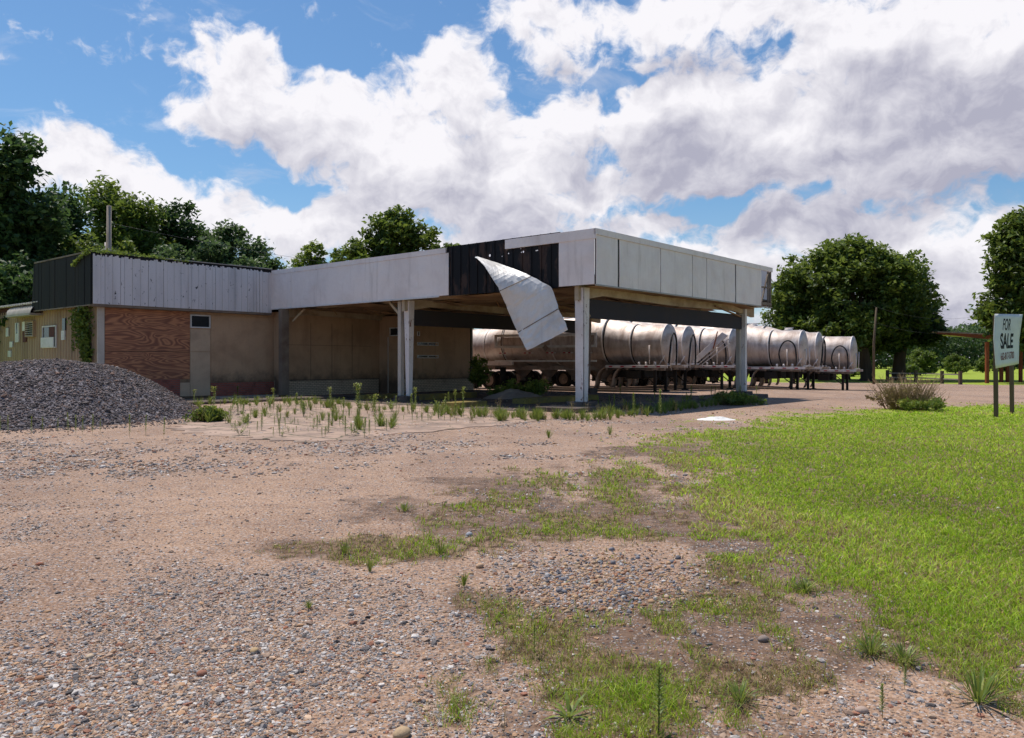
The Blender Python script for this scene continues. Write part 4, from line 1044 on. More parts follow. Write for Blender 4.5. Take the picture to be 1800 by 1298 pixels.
# ------------------------------------------------------------------ tank trailers
def smooth_path(p, k=4):
    p = [Vector(q) for q in p]; out = []
    for i in range(len(p) - 1):
        a_, b_, c_, d_ = p[max(i - 1, 0)], p[i], p[i + 1], p[min(i + 2, len(p) - 1)]
        for j in range(k):
            t = j / k; out.append(.5 * ((2 * b_) + (c_ - a_) * t + (2 * a_ - 5 * b_ + 4 * c_ - d_) * t * t + (3 * b_ - a_ - 3 * c_ + d_) * t ** 3))
    return out + [p[-1]]
def make_trailer():
    r = thing('tank_trailer', 'x', 'tank trailer')
    Ls = 13.2; BZ = 1.45
    def sec(x, rad): return (x, BZ + rad, rad)
    R1, R2 = 1.09, 1.34
    prof = [(0.0, BZ + R1, .001), (-.0, BZ + R1, R1 * .5), (-.02, BZ + R1, R1 * .9), (-.06, BZ + R1, R1 * .985), sec(-.14, R1), sec(-1.85, R1 + .02)]
    prof = [(.16, BZ + R1, .001), (.14, BZ + R1, R1 * .45), (.07, BZ + R1, R1 * .8), (.0, BZ + R1, R1 * .965), sec(-.08, R1)] + [sec(-1.85, R1 + .015)]
    prof += [sec(-3.4, R2), sec(-9.9, R2), sec(-11.4, R1 + .015), sec(-Ls + .1, R1), (-Ls, BZ + R1, R1 * .96), (-Ls - .1, BZ + R1, R1 * .7), (-Ls - .14, BZ + R1, .001)]
    MB().rings(prof, 48).build('tank', MT['tank'], r)
    bands = MB()
    for (x, rad) in ((-.05, R1), (-1.85, R1 + .015), (-3.4, R2), (-6.6, R2), (-9.9, R2), (-11.4, R1 + .015), (-Ls + .08, R1)):
        bands.rings([(x - .035, BZ + rad, rad - .01), (x - .035, BZ + rad, rad + .028), (x + .035, BZ + rad, rad + .028), (x + .035, BZ + rad, rad - .01)], 48)
    bands.build('tank_bands', MT['alu_trim'], r)
    for (x, rad) in ((-1.77, R1 + .014), (-3.31, R2 - .012), (-9.99, R2 - .012)):
        grooves = MB(); grooves.rings([(x - .03, BZ + rad, rad - .02), (x - .03, BZ + rad, rad + .01), (x + .03, BZ + rad, rad + .01), (x + .03, BZ + rad, rad - .02)], 48)
        grooves.build('dark_seam', MT['dark'], r)
    for x in (-3.9, -5.7, -7.5, -9.3):
        h = MB(); n = 20; top = []; bot = []; 
        for k in range(n):
            t = 2 * math.pi * k / n; cx, cy = math.cos(t), math.sin(t)
            px, py = .88 * cx, .95 * cy; top.append((x + px, py, BZ + R2 - math.sqrt(R2 * R2 - py * py) + .04)); bot.append((x + .16 * cx, .16 * cy, .72))
        h.add(top + bot, [(k, (k + 1) % n, n + (k + 1) % n, n + k) for k in range(n)] , True)
        h.tube([(x, 0, .74), (x, 0, .5)], .14, 12); hp = h.build('hopper', MT['fender_metal'], r)
        MB().box(x - .2, x + .2, -.2, .2, .44, .5).build('hopper_flange', MT['dark'], hp)
    for s in (-1, 1):
        rl = MB(); y = s * (R2 + .03)
        for z in (3.08, 2.42): rl.box(-10.4, -3.7, y - .06, y + .06, z, z + .14)
        for x in (-10.4, -3.82): rl.box(x, x + .12, y - .055, y + .055, 2.56, 3.08)
        rl.box(-10.4, -3.7, y - .04, y + .04, 1.62, 1.72)
        rl.build('side_rail', MT['window_white'], r)
        rt = MB(); wt_ = MB()
        for x in (-10.1, -8.4, -6.9, -5.8, -4.6):
            for k in range(4): (rt if k % 2 == 0 else wt_).box(x + k * .16, x + k * .16 + .158, y + s * -.02 - .006, y - s * .02 + .006, 2.10, 2.16)
        rt.build('red_reflectors', MT['red_tape'], r); wt_.build('white_reflectors', MT['white_tape'], r)
    fr = MB()
    for s in (-1, 1): fr.box(-Ls, -.1, s * .45 - .06, s * .45 + .06, 1.15, 1.4)
    for x in (-.5, -2.0, -3.2, -10.6, -12.4): fr.box(x - .06, x + .06, -1.15, 1.15, 1.18, 1.36)
    fr.build('chassis', MT['fender_metal'], r)
    for s in (-1, 1):
        y = s * 1.25
        d = MB(); d.box(-3.2, .35, y - .04, y + .04, 1.30, 1.42); d.box(-3.2, .35, min(y, y - s * .45), max(y, y - s * .45), 1.42, 1.45)
        dk = d.build('deck_rail', MT['alu_trim'], r)
        rt = MB()
        for k in range(14): 
            if k % 3 == 0: rt.box(-3.0 + k * .23, -3.0 + k * .23 + .2, y + s * .042 - .003, y + s * .042 + .003, 1.33, 1.40)
        rt.build('red_reflectors', MT['red_tape'], dk)
        for (x0, dr) in ((-3.1, 1.0), (-2.1, .92)):
            f = MB(); pts = []
            for k in range(9):
                t = math.pi / 2 * k / 8; pts.append((x0 - .75 * math.sin(t) * 1.0, 1.38 - (1 - math.cos(t)) * dr))
            pts += [(x0 - .85, 1.38 - dr - .22)]; n = len(pts); y0, y1 = (y, y - s * .55)
            f.add([(p[0], y0, p[1]) for p in pts] + [(p[0], y1, p[1]) for p in pts], [(i, i + 1, n + i + 1, n + i) for i in range(n - 1)], True)
            fo = f.build('curved_fender', MT['fender_metal'], r); mo = fo.modifiers.new('s', 'SOLIDIFY'); mo.thickness = .035
        g = MB(); g.box(-12.9, -9.2, y - .09, y + .09, 1.42, 1.66); g.build('rub_rail', MT['alu_trim'], r)
        for x in (-.55, ): 
            lg = MB(); lg.box(x - .07, x + .07, s * .75 - .07, s * .75 + .07, .06, 1.2); lg.box(x - .16, x + .16, s * .75 - .14, s * .75 + .14, .0, .06)
            lg.bar((x - .9, s * .75, 1.15), (x - .08, s * .75, .5), .05); lg.build('landing_leg', MT['dark'], r)
        for x in (-1.7, -2.8):
            lg = MB(); lg.box(x - .06, x + .06, s * .9 - .05, s * .9 + .05, .72, 1.2); lg.build('hanger_bracket', MT['dark'], r)
        for x in (-12.3, -11.0):
            wh = MB()
            for yy in (s * 1.05, s * .72):
                n = 26; rr_ = [(yy - .14, .36), (yy - .14, .46), (yy - .10, .52), (yy + .10, .52), (yy + .14, .46), (yy + .14, .36)]
                vs = [(x + rad * math.cos(2 * math.pi * k / n), q, .53 + rad * math.sin(2 * math.pi * k / n)) for (q, rad) in rr_ for k in range(n)]
                wh.add(vs, [(i * n + k, i * n + (k + 1) % n, (i + 1) * n + (k + 1) % n, (i + 1) * n + k) for i in range(len(rr_) - 1) for k in range(n)], True)
            wo_ = wh.build('wheel', MT['rubber'], r)
            rm = MB(); n = 20; yy = s * 1.10
            rm.add([(x, yy - s * .06, .53)] + [(x + .37 * math.cos(2 * math.pi * k / n), yy, .53 + .37 * math.sin(2 * math.pi * k / n)) for k in range(n)] + [(x + .12 * math.cos(2 * math.pi * k / n), yy + s * .04, .53 + .12 * math.sin(2 * math.pi * k / n)) for k in range(n)],
                   [(1 + k, 1 + (k + 1) % n, n + 1 + (k + 1) % n, n + 1 + k) for k in range(n)] + [(0, n + 1 + k, n + 1 + (k + 1) % n) for k in range(n)])
            rm.build('rim', MT['fender_metal'], wo_)
    ub = MB(); ub.box(-3.1, -1.2, -.62, .62, .78, 1.17); ub.build('under_tray', MT['dark'], r)
    for s in (-1, 1):
        mf = MB(); mf.box(-9.95, -9.92, s * 1.2 - .3, s * 1.2 + .3 - .0, .35, 1.3); mf.build('mud_flap', MT['rubber'], r)
        tb_ = MB(); tb_.box(-2.05, -1.35, min(s * .7, s * 1.15), max(s * .7, s * 1.15), .72, 1.15); tb_.build('tool_box', MT['dark'], r, .02)
    ax_ = MB(); [ax_.tube([(x, -1.0, .53), (x, 1.0, .53)], .07) for x in (-12.3, -11.0)]; ax_.build('axles', MT['dark'], r)
    for x in (-4.2, -6.2, -8.2, -9.6):
        h = MB(); zt = BZ + 2 * R2; h.tube([(x, 0, zt - .05), (x, 0, zt + .10)], .27, 18); h.tube([(x, 0, zt + .10), (x, 0, zt + .15)], .22, 18); h.bar((x - .3, .1, zt + .17), (x + .3, .1, zt + .17), .05)
        h.build('hatch', MT['alu_trim'], r)
    wk = MB(); wk.box(-9.9, -3.5, .3, .62, BZ + 2 * R2 - .02, BZ + 2 * R2 + .02); wk.build('walkway_grating', MT['alu_trim'], r)
    # blower hoses and pipes on the head and side
    hs = MB(); cz = BZ + R1
    hs.tube(smooth_path([(.22, -.75, 1.45), (.30, -.78, 2.1), (.32, -.62, 2.85), (.30, -.25, 3.15), (.30, .10, 2.85), (.28, .22, 2.1), (.24, .25, 1.45)]), .05, 8)
    hs.build('head_hose', MT['black_hose'], r); hs = MB()
    hs.tube(smooth_path([(-1.0, -1.12, 1.5), (-1.15, -1.24, 2.2), (-.95, -1.28, 2.8), (-.6, -1.24, 3.0), (-.25, -1.22, 2.7), (-.15, -1.2, 2.0), (-.2, -1.15, 1.5)]), .045, 8)
    hs.build('side_hose', MT['black_hose'], r)
    pp = MB(); pp.tube([(.2, -.5, 1.3), (.26, -.5, 2.3), (.2, -.35, 2.5)], .035, 8); pp.tube([(.2, .45, 1.3), (.24, .45, 2.6)], .03, 8); pp.bar((.2, -.9, 1.5), (.2, .9, 1.5), .06)
    pp.tube([(-.7, -1.14, 1.5), (-.7, -1.16, 2.5)], .03, 8); pp.tube([(-.2, -1.0, 1.48), (.1, -1.0, 1.95)], .03, 8)
    for x in (-.4, -.9, -1.3): pp.tube([(x, -1.12, 1.45), (x, -1.12, 1.62)], .07, 10)
    pp.build('pipework', MT['alu_trim'], r)
    sg = MB(); sg.box(-6.62, -6.6, -R2 - .12, -R2 - .1, 2.0, 2.02)
    q = .2; sg = MB(); yy = -R2 - .11; xx, zz0 = -6.9, 2.42
    sg.add([(xx - q, yy, zz0), (xx, yy, zz0 - q), (xx + q, yy, zz0), (xx, yy, zz0 + q), (xx - q, yy + .02, zz0), (xx, yy + .02, zz0 - q), (xx + q, yy + .02, zz0), (xx, yy + .02, zz0 + q)],
           [(0, 1, 2, 3), (7, 6, 5, 4), (0, 4, 5, 1), (1, 5, 6, 2), (2, 6, 7, 3), (3, 7, 4, 0)])
    sg.build('placard', MT['fender_metal'], r)
    return r
PH = R(-33)
TR = [(1178, 40.4, 0, 'nearest tank trailer, its long side half hidden behind the hanging fascia sheet'),
      (1212, 43.6, 0, 'second tank trailer, round head with a hose seen just right of the nearest one'),
      (1292, 46.8, -.02, 'third tank trailer, with a folded diagonal chute, behind the right canopy post'),
      (1413, 49.9, -.12, 'fourth tank trailer, broad clean head seen right of the canopy'),
      (1441, 53.1, -.14, 'fifth tank trailer, only its head showing between two others'),
      (1501, 56.6, -.33, 'rightmost tank trailer of the row, ending in front of the big trees')]
proto = None
for i, (u, perp, dz, lab) in enumerate(TR):
    r_ = (u - 900) / 1400.0; D = perp / (.545 * r_ + .84)
    if proto is None: proto = make_trailer(); o = proto
    else: o = copy_tree(proto)
    o.location = (r_ * D, D, dz); o.rotation_euler.z = PH; o['label'] = lab; o['group'] = 'aluminium tank trailers parked side by side'
    if i == 2: t3 = o
DROP = {0: 'side_hose', 1: 'side_hose', 3: 'head_hose', 4: 'side_hose', 5: 'head_hose'}
for i, o in enumerate([x for x in COL.objects if x.name.startswith('tank_trailer')]):
    for c in list(o.children):
        if i in DROP and c.name.startswith(DROP[i]): bpy.data.objects.remove(c)
        elif c.name.startswith('curved_fender') and i in (3, 4, 5) and (i * 7 + len(c.name)) % 2: pass
ch = MB()
for (dz_, y_) in ((0, -1.46), (.0, -1.66)):
    pass
ch.hexa([(-2.3, -1.62, 1.5), (-1.95, -1.62, 1.45), (-1.95, -1.50, 1.45), (-2.3, -1.50, 1.5)], [(-.25, -1.62, 3.35), (.1, -1.62, 3.15), (.1, -1.50, 3.15), (-.25, -1.50, 3.35)])
ch.bar((-1.7, -1.6, 1.48), (.15, -1.6, 2.95), .05, .05); ch.bar((-1.45, -1.6, 1.48), (.2, -1.6, 2.7), .05, .05)
cho = ch.build('folded_chute', MT['alu_trim'], t3); cho.modifiers.new('b', 'BEVEL').width = .01
MB().bar((-.5, -1.66, 3.4), (-.75, -1.66, 2.4), .05).build('rusty_strut', MT['rust_steel'], cho)

# ------------------------------------------------------------------ trees
def leaf_quads(P, size, rng, tint, flatness=.5):
    n = len(P); a = rng.normal(0, 1, (n, 3)); a /= np.linalg.norm(a, axis=1)[:, None]
    up = np.array([0, 0, 1.0]); nrm = a * (1 - flatness) + up * flatness * np.sign(rng.random((n, 1)) - .1); nrm /= np.linalg.norm(nrm, axis=1)[:, None]
    t = rng.normal(0, 1, (n, 3)); t -= nrm * (t * nrm).sum(1)[:, None]; t /= np.linalg.norm(t, axis=1)[:, None]; b = np.cross(nrm, t)
    s = size * rng.uniform(.6, 1.4, n); L = (t.T * s).T; Wd = (b.T * s * .5).T; dr = np.zeros((n, 3)); dr[:, 2] = -s * .15
    v = np.stack([P - L + dr, P + Wd, P + L + dr, P - Wd], 1); i = (np.arange(n) * 4)[:, None]
    f = np.array([[0, 1, 2, 3]]) + i
    c = np.repeat(np.stack([tint] * 3, -1), 4, 0); return v.reshape(-1, 3), f, c
def crown_points(blobs_, n, rng, clump=.55, shell=.55, hang=0.0):
    vol = np.array([b[3] * b[4] + b[3] * b[5] + b[4] * b[5] for b in blobs_]); w_ = vol / vol.sum(); P = []; T = []
    ncl = max(20, int(n / 26)); bi = rng.choice(len(blobs_), ncl, p=w_); B = np.array(blobs_)[bi]
    d = rng.normal(0, 1, (ncl, 3)); d /= np.linalg.norm(d, axis=1)[:, None]
    rad = shell + (1.0 - shell) * rng.random(ncl) ** .6; rad *= rng.uniform(.76, 1.2, ncl)
    c = B[:, :3] + d * B[:, 3:6] * rad[:, None]
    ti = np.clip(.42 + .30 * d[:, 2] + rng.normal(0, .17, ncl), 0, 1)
    k = rng.integers(0, ncl, n); off = rng.normal(0, 1, (n, 3)); off /= np.linalg.norm(off, axis=1)[:, None]; off *= (rng.random(n) ** .45)[:, None]
    cr = clump * rng.uniform(.5, 1.35, ncl)
    P = c[k] + off * cr[k][:, None] * np.array([1, 1, .75]); P[:, 2] -= hang * rng.random(n) * cr[k]
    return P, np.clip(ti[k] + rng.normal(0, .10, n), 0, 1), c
def tree(name, label, cat, x, y, blobs_, n, leaf, mat, trunk_r, clump, seed, group=None, trunks=None, lean=0, shell=.5, z=0, rz=0):
    rng = np.random.default_rng(seed); P, T, cl = crown_points(blobs_, n, rng, clump, shell)
    P = P[P[:, 2] > .25] if True else P; T = T[:len(P)]
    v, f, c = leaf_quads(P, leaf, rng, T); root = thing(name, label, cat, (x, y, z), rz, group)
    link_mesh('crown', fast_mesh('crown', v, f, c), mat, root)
    tb = MB(); rr = random.Random(seed); zt = max(b[2] for b in blobs_)
    zl = min(b[2] - b[5] * .4 for b in blobs_)
    for (tx, ty, tr_) in (trunks or [(0, 0, trunk_r)]):
        hub = Vector((tx * .6 + rr.uniform(-.3, .3), ty * .6, max(zl, zt * .35)))
        tb.tube([(tx - .05, ty, -.15), (tx, ty, .3), tuple(Vector((tx, ty, 0)).lerp(hub, .5) + Vector((rr.uniform(-.15, .15), 0, 0))), tuple(hub)], [tr_ * 1.5, tr_, tr_ * .85, tr_ * .7], 9)
        for b in blobs_:
            e = Vector(b[:3]); mid = hub.lerp(e, .5) + Vector((rr.uniform(-.3, .3), rr.uniform(-.3, .3), -.25))
            tb.tube([tuple(hub), tuple(mid), tuple(e)], [tr_ * .45, tr_ * .28, tr_ * .10], 6)
            for k in range(3):
                q = Vector((e.x + rr.uniform(-1, 1) * b[3] * .8, e.y + rr.uniform(-1, 1) * b[4] * .8, e.z + rr.uniform(-.3, .9) * b[5])); tb.tube([tuple(e), tuple(q)], [tr_ * .12, tr_ * .04], 5)
    tb.build('trunk', MT['bark'], root); return root
def rand_blobs(h, w, rng, base=.25, n=9, top=.8, round_=True):
    out = []
    for k in range(n):
        t = (k + .5) / n; z = h * (base + (1 - base) * t * .9); prof = math.sin(math.pi * min(1, .18 + .75 * t)) if round_ else (1.15 - t)
        a = rng.uniform(0, 6.28); rd = w * .5 * prof * rng.uniform(.25, .62); s = w * .5 * rng.uniform(.40, .60) * (.55 + .5 * prof)
        out.append((math.cos(a) * rd, math.sin(a) * rd, z - s * .35, s, s, s * .72))
    out.append((0, 0, h - w * .17, w * .2, w * .2, w * .17)); out.append((0, 0, h * .55, w * .3, w * .3, h * .22)); return out
rgn = random.Random(44)
FOREST = [ # centre u, top v, width px, depth, material, leaf size, label
 (8, 236, 190, 44, 'leaf_dark', .20, 'tallest dark tree at the left edge, towering over the store roof'),
 (108, 326, 130, 50, 'leaf_dark', .18, 'dark tree just right of the tallest one, behind the black side fascia'),
 (186, 320, 105, 57, 'leaf_mid', .18, 'brownish green tree with a rounded top behind the utility pole'),
 (246, 344, 95, 55, 'leaf_mid', .18, 'feathery green tree right of the utility pole'),
 (308, 356, 110, 58, 'leaf_dark', .18, 'dark pine like tree in the middle of the wood behind the store'),
 (352, 392, 120, 60, 'leaf_dark', .18, 'low dark tree sloping down right of the pine like one'),
 (402, 394, 80, 58, 'leaf_kudzu', .18, 'rounded bluish green tree, second from the right end of the wood'),
 (446, 424, 76, 57, 'leaf_kudzu', .18, 'lower rounded tree at the right end of the wood behind the store'),
 (478, 460, 26, 55, 'leaf_dark', .15, 'thin little tree in the gap where the store roof meets the canopy')]
for i, (u, v, wpx, D, mt, ls, lab) in enumerate(FOREST):
    h = EYE + (637 - v) / 1400 * D; w_ = wpx / 1400 * D; x = (u - 900) / 1400 * D
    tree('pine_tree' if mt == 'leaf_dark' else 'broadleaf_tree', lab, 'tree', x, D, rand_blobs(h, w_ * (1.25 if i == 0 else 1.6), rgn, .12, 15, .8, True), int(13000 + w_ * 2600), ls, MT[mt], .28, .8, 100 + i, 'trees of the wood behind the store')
# undergrowth in front of the wood
for i, (u, v, wpx, D, mt, lab) in enumerate([(30, 450, 200, 40.5, 'leaf_dark', 'dark undergrowth tree at the left edge below the tallest tree'), (140, 418, 150, 47, 'leaf_mid', 'broad shrubby tree just above the store roof corner'),
        (225, 432, 110, 48, 'leaf_mid', 'sunlit shrubby tree right of the pole, above the roof vines'), (300, 428, 110, 50, 'leaf_kudzu', 'vine draped tree above the middle of the white fascia'),
        (372, 422, 120, 51, 'leaf_kudzu', 'vine draped tree above the right half of the white fascia'), (436, 452, 90, 52, 'leaf_kudzu', 'low vine draped tree above the right end of the white fascia')]):
    h = EYE + (637 - v) / 1400 * D; w_ = wpx / 1400 * D * 1.25; x = (u - 900) / 1400 * D
    tree('shrubby_tree', lab, 'tree', x, D, rand_blobs(h, w_, rgn, .1, 9), 12000, .16, MT[mt], .15, .5, 200 + i, 'undergrowth trees before the wood')
tree('light_tree', 'pale yellow green tree above the left part of the canopy', 'tree', (548 - 900) / 1400 * 85, 85, rand_blobs(14.4, 8.0, rgn, .2, 10), 14000, .22, MT['leaf_light'], .25, .6, 301, 'trees showing above the canopy')
tree('light_tree', 'smaller pale tree between the yellow green one and the tall dark one above the canopy', 'tree', (598 - 900) / 1400 * 84, 84, rand_blobs(13.6, 5.4, rgn, .2, 8), 8000, .22, MT['leaf_light'], .25, .55, 302, 'trees showing above the canopy')
tree('tall_tree', 'tall bushy green tree rising above the middle of the long white fascia', 'tree', (694 - 900) / 1400 * 78, 78, rand_blobs(16.6, 8.6, rgn, .3, 11) + [(-3.2, 0, 11.8, 2.4, 2, 1.5), (3.4, 0, 12.2, 2.4, 2, 1.8), (-1.6, 0, 14.3, 1.8, 1.6, 1.6), (2.2, .3, 14.6, 1.6, 1.5, 1.4), (-2.6, 0, 12.6, 1.9, 1.6, 1.2), (2.5, 0, 13.4, 2.0, 1.6, 1.5), (.6, 0, 15.2, 1.2, 1.2, 1.4)], 20000, .26, MT['leaf_mid'], .3, .7, 303, 'trees showing above the canopy')
tree('small_tree', 'tips of a small tree just left of the black torn gap', 'tree', (800 - 900) / 1400 * 80, 80, rand_blobs(13.4, 2.8, rgn, .3, 6), 3500, .22, MT['leaf_mid'], .2, .5, 304, 'trees showing above the canopy')
# big trees at right
k = 68 / 1400
def px(du, v, ru, rv, dy=0): return (du * k, dy, EYE + (637 - v) * k, ru * k, ru * k * .8, rv * k)
oak = [px(-10, 520, 105, 85), px(-85, 545, 65, 70, 1), px(-60, 495, 70, 55), px(-10, 462, 70, 45), px(34, 482, 58, 42), px(70, 520, 60, 70, -1), px(-110, 590, 45, 40), px(-40, 580, 75, 35, -2), px(40, 578, 60, 36), px(-95, 500, 40, 35, 1), px(0, 437, 30, 18), px(-20, 590, 60, 28, 3), px(-118, 540, 24, 28), px(30, 600, 50, 22, 2), px(-28, 428, 10, 10), px(20, 440, 9, 9), px(58, 462, 12, 9), px(-62, 452, 12, 9)]
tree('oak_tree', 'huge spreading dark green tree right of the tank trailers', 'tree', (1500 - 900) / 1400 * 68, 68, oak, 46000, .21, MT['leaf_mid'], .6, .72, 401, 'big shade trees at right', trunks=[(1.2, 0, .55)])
k = 71 / 1400
oak2 = [px(-5, 515, 45, 60), px(15, 560, 42, 45), px(-30, 560, 55, 45), px(-12, 492, 26, 26), px(32, 585, 28, 24, -1), px(-20, 590, 45, 24), px(28, 535, 24, 26, 1), px(-38, 462, 20, 14), px(44, 560, 16, 12), px(8, 525, 28, 22), px(50, 540, 9, 7)]
tree('oak_tree', 'second big shade tree, overlapping the huge one on its right, feathery outline', 'tree', (1588 - 900) / 1400 * 71, 71, oak2, 24000, .20, MT['leaf_dark'], .6, .8, 402, 'big shade trees at right', trunks=[(-.4, 0, .6)])
k = 74 / 1400
tree('oak_tree', 'shade tree behind the end of the rightmost trailer', 'tree', (1462 - 900) / 1400 * 74, 74, [px(0, 560, 60, 50), px(-50, 580, 50, 40), px(40, 590, 50, 45), px(0, 615, 70, 25)], 14000, .24, MT['leaf_dark'], .5, .8, 403, 'big shade trees at right', trunks=[(1.4, 0, .3), (-1, 1, .2)])
k = 60 / 1400
tr4 = [px(0, 480, 75, 80), px(-40, 440, 50, 50), px(-20, 400, 50, 32), px(30, 410, 60, 50), px(-55, 520, 42, 40), px(-70, 560, 40, 24), px(-40, 590, 40, 24), px(20, 570, 70, 50), px(-62, 470, 30, 35), px(-95, 548, 20, 14)]
tree('oak_tree', 'tall lush tree cut by the right edge, behind the for sale sign', 'tree', (1832 - 900) / 1400 * 60, 60, tr4, 30000, .22, MT['leaf_mid'], .5, .75, 404, 'big shade trees at right')
for (u, v, w_, D, mt, s, lab) in [(1680, 622, 60, 110, 'leaf_light', 411, 'round pale green tree in the far field left of the sign'), (1618, 612, 70, 96, 'leaf_mid', 412, 'loose reddish green shrub tree in the field before the far wood'),
      (1728, 628, 34, 120, 'leaf_light', 413, 'small slim pale tree beside the round pale green one'), (1590, 640, 50, 90, 'leaf_mid', 414, 'low shrub tree behind the big shade trees'),
      (1430, 645, 110, 92, 'leaf_light', 415, 'wide low sunlit bush seen under the rightmost trailer'), (1500, 648, 70, 88, 'leaf_light', 416, 'low sunlit bush between trailer end and shade tree trunks'), (1760, 618, 50, 118, 'leaf_mid', 417, 'green tree behind the posts of the rusty shelter')]:
    h = EYE + (637 - v) / 1400 * D; wd = w_ / 1400 * D
    tree('field_tree', lab, 'tree', (u - 900) / 1400 * D, D, rand_blobs(h, wd, rgn, .05, 7), 4500, .16, MT[mt], .1, .35, s, 'small trees in the far field')
# far wood, one mass
rng = np.random.default_rng(77); P = []; T = []
n = 150000; az = rng.uniform(-.50, .78, n); D = 190 + 25 * rng.random(n); x = az * D
hh = 7.2 + 3.2 * fbm(x * .08 + 50, x * 0 + 3, 4) + 2.2 * (fbm(x * .5, x * 0 + 8, 3) - .5) * 2
hh = np.maximum(hh, 6.5) * (1 + .15 * (az > .4)); zr = rng.random(n); z = hh * zr ** .8
bump_ = fbm(x * .35, z * .5 + 20, 4); y = D - 6 * bump_
tt = np.clip((bump_ - .3) * 1.5 + rng.normal(0, .1, n), 0, 1)
v_, f_, c_ = leaf_quads(np.stack([x, y, z], -1), .42, rng, tt, .3)
tag(link_mesh('far_wood', fast_mesh('far_wood', v_, f_, c_), MT['leaf_kudzu']), 'distant green wood along the far side of the field', 'wood', kind='stuff')

# ------------------------------------------------------------------ vines on the store
def vine(name, pts_fn, n, label, seed, size=.09, mat='leaf_dark'):
    rng = np.random.default_rng(seed); P, T = pts_fn(rng, n); v, f, c = leaf_quads(P, size, rng, T, .1)
    o = link_mesh(name, fast_mesh(name, v, f, c), MT[mat]); o.location = (C1[0], C1[1], 0); o.rotation_euler.z = TH; return tag(o, label, 'vine')
def v1(rng, n):
    t = rng.random(n) ** .8; z = 3.85 - t * 2.5; c = b_at(156, AL) + .15 * np.sin(t * 5); w_ = (.62 * (1 - t) ** .6 + .12) 
    y = c + rng.normal(0, .55, n) * w_; x = AL - .08 - rng.random(n) * (.35 * (1 - t) + .06); return np.stack([x, y, z], -1), np.clip(rng.normal(.45, .25, n), 0, 1)
vine('wall_vine', v1, 1900, 'dark leafy vine hanging down the side wall at the white corner post', 1, .085, 'leaf_mid')
def v2(rng, n):
    a = rng.uniform(0, 1, n); x = AS + a * 4.2 - .1; th = .20 * (1 - a) + .03; z = FZ1 + .01 + np.abs(rng.normal(0, 1, n)) * th * .6 - .06 * rng.random(n); y = BF + rng.uniform(-.12, .6, n) ; return np.stack([x, y, z], -1), np.clip(rng.normal(.6, .25, n), 0, 1)
def v2b(rng, n):
    P, T = v2(rng, n); m_ = n // 5; s = rng.random(m_); P[:m_] = np.stack([np.full(m_, AS - .06) - rng.random(m_) * .06, BF + .1 + s * 1.6 + rng.normal(0, .05, m_), FZ1 + .03 - .45 * s ** 1.5 + rng.normal(0, .04, m_)], -1); return P, T
vine('roof_vine', v2b, 800, 'yellow green creeper trailing over the top of the white plank fascia', 2, .07, 'leaf_light')
def v3(rng, n):
    s = rng.random(n); y = b_at(131, AL) + rng.normal(0, .06, n); z = 3.2 - s * 1.2; return np.stack([np.full(n, AL - .07), y, z], -1), np.clip(rng.normal(.5, .2, n), 0, 1)
vine('thin_vine', v3, 70, 'thin sprig of vine left of the big one on the side wall', 3, .05, 'leaf_mid')

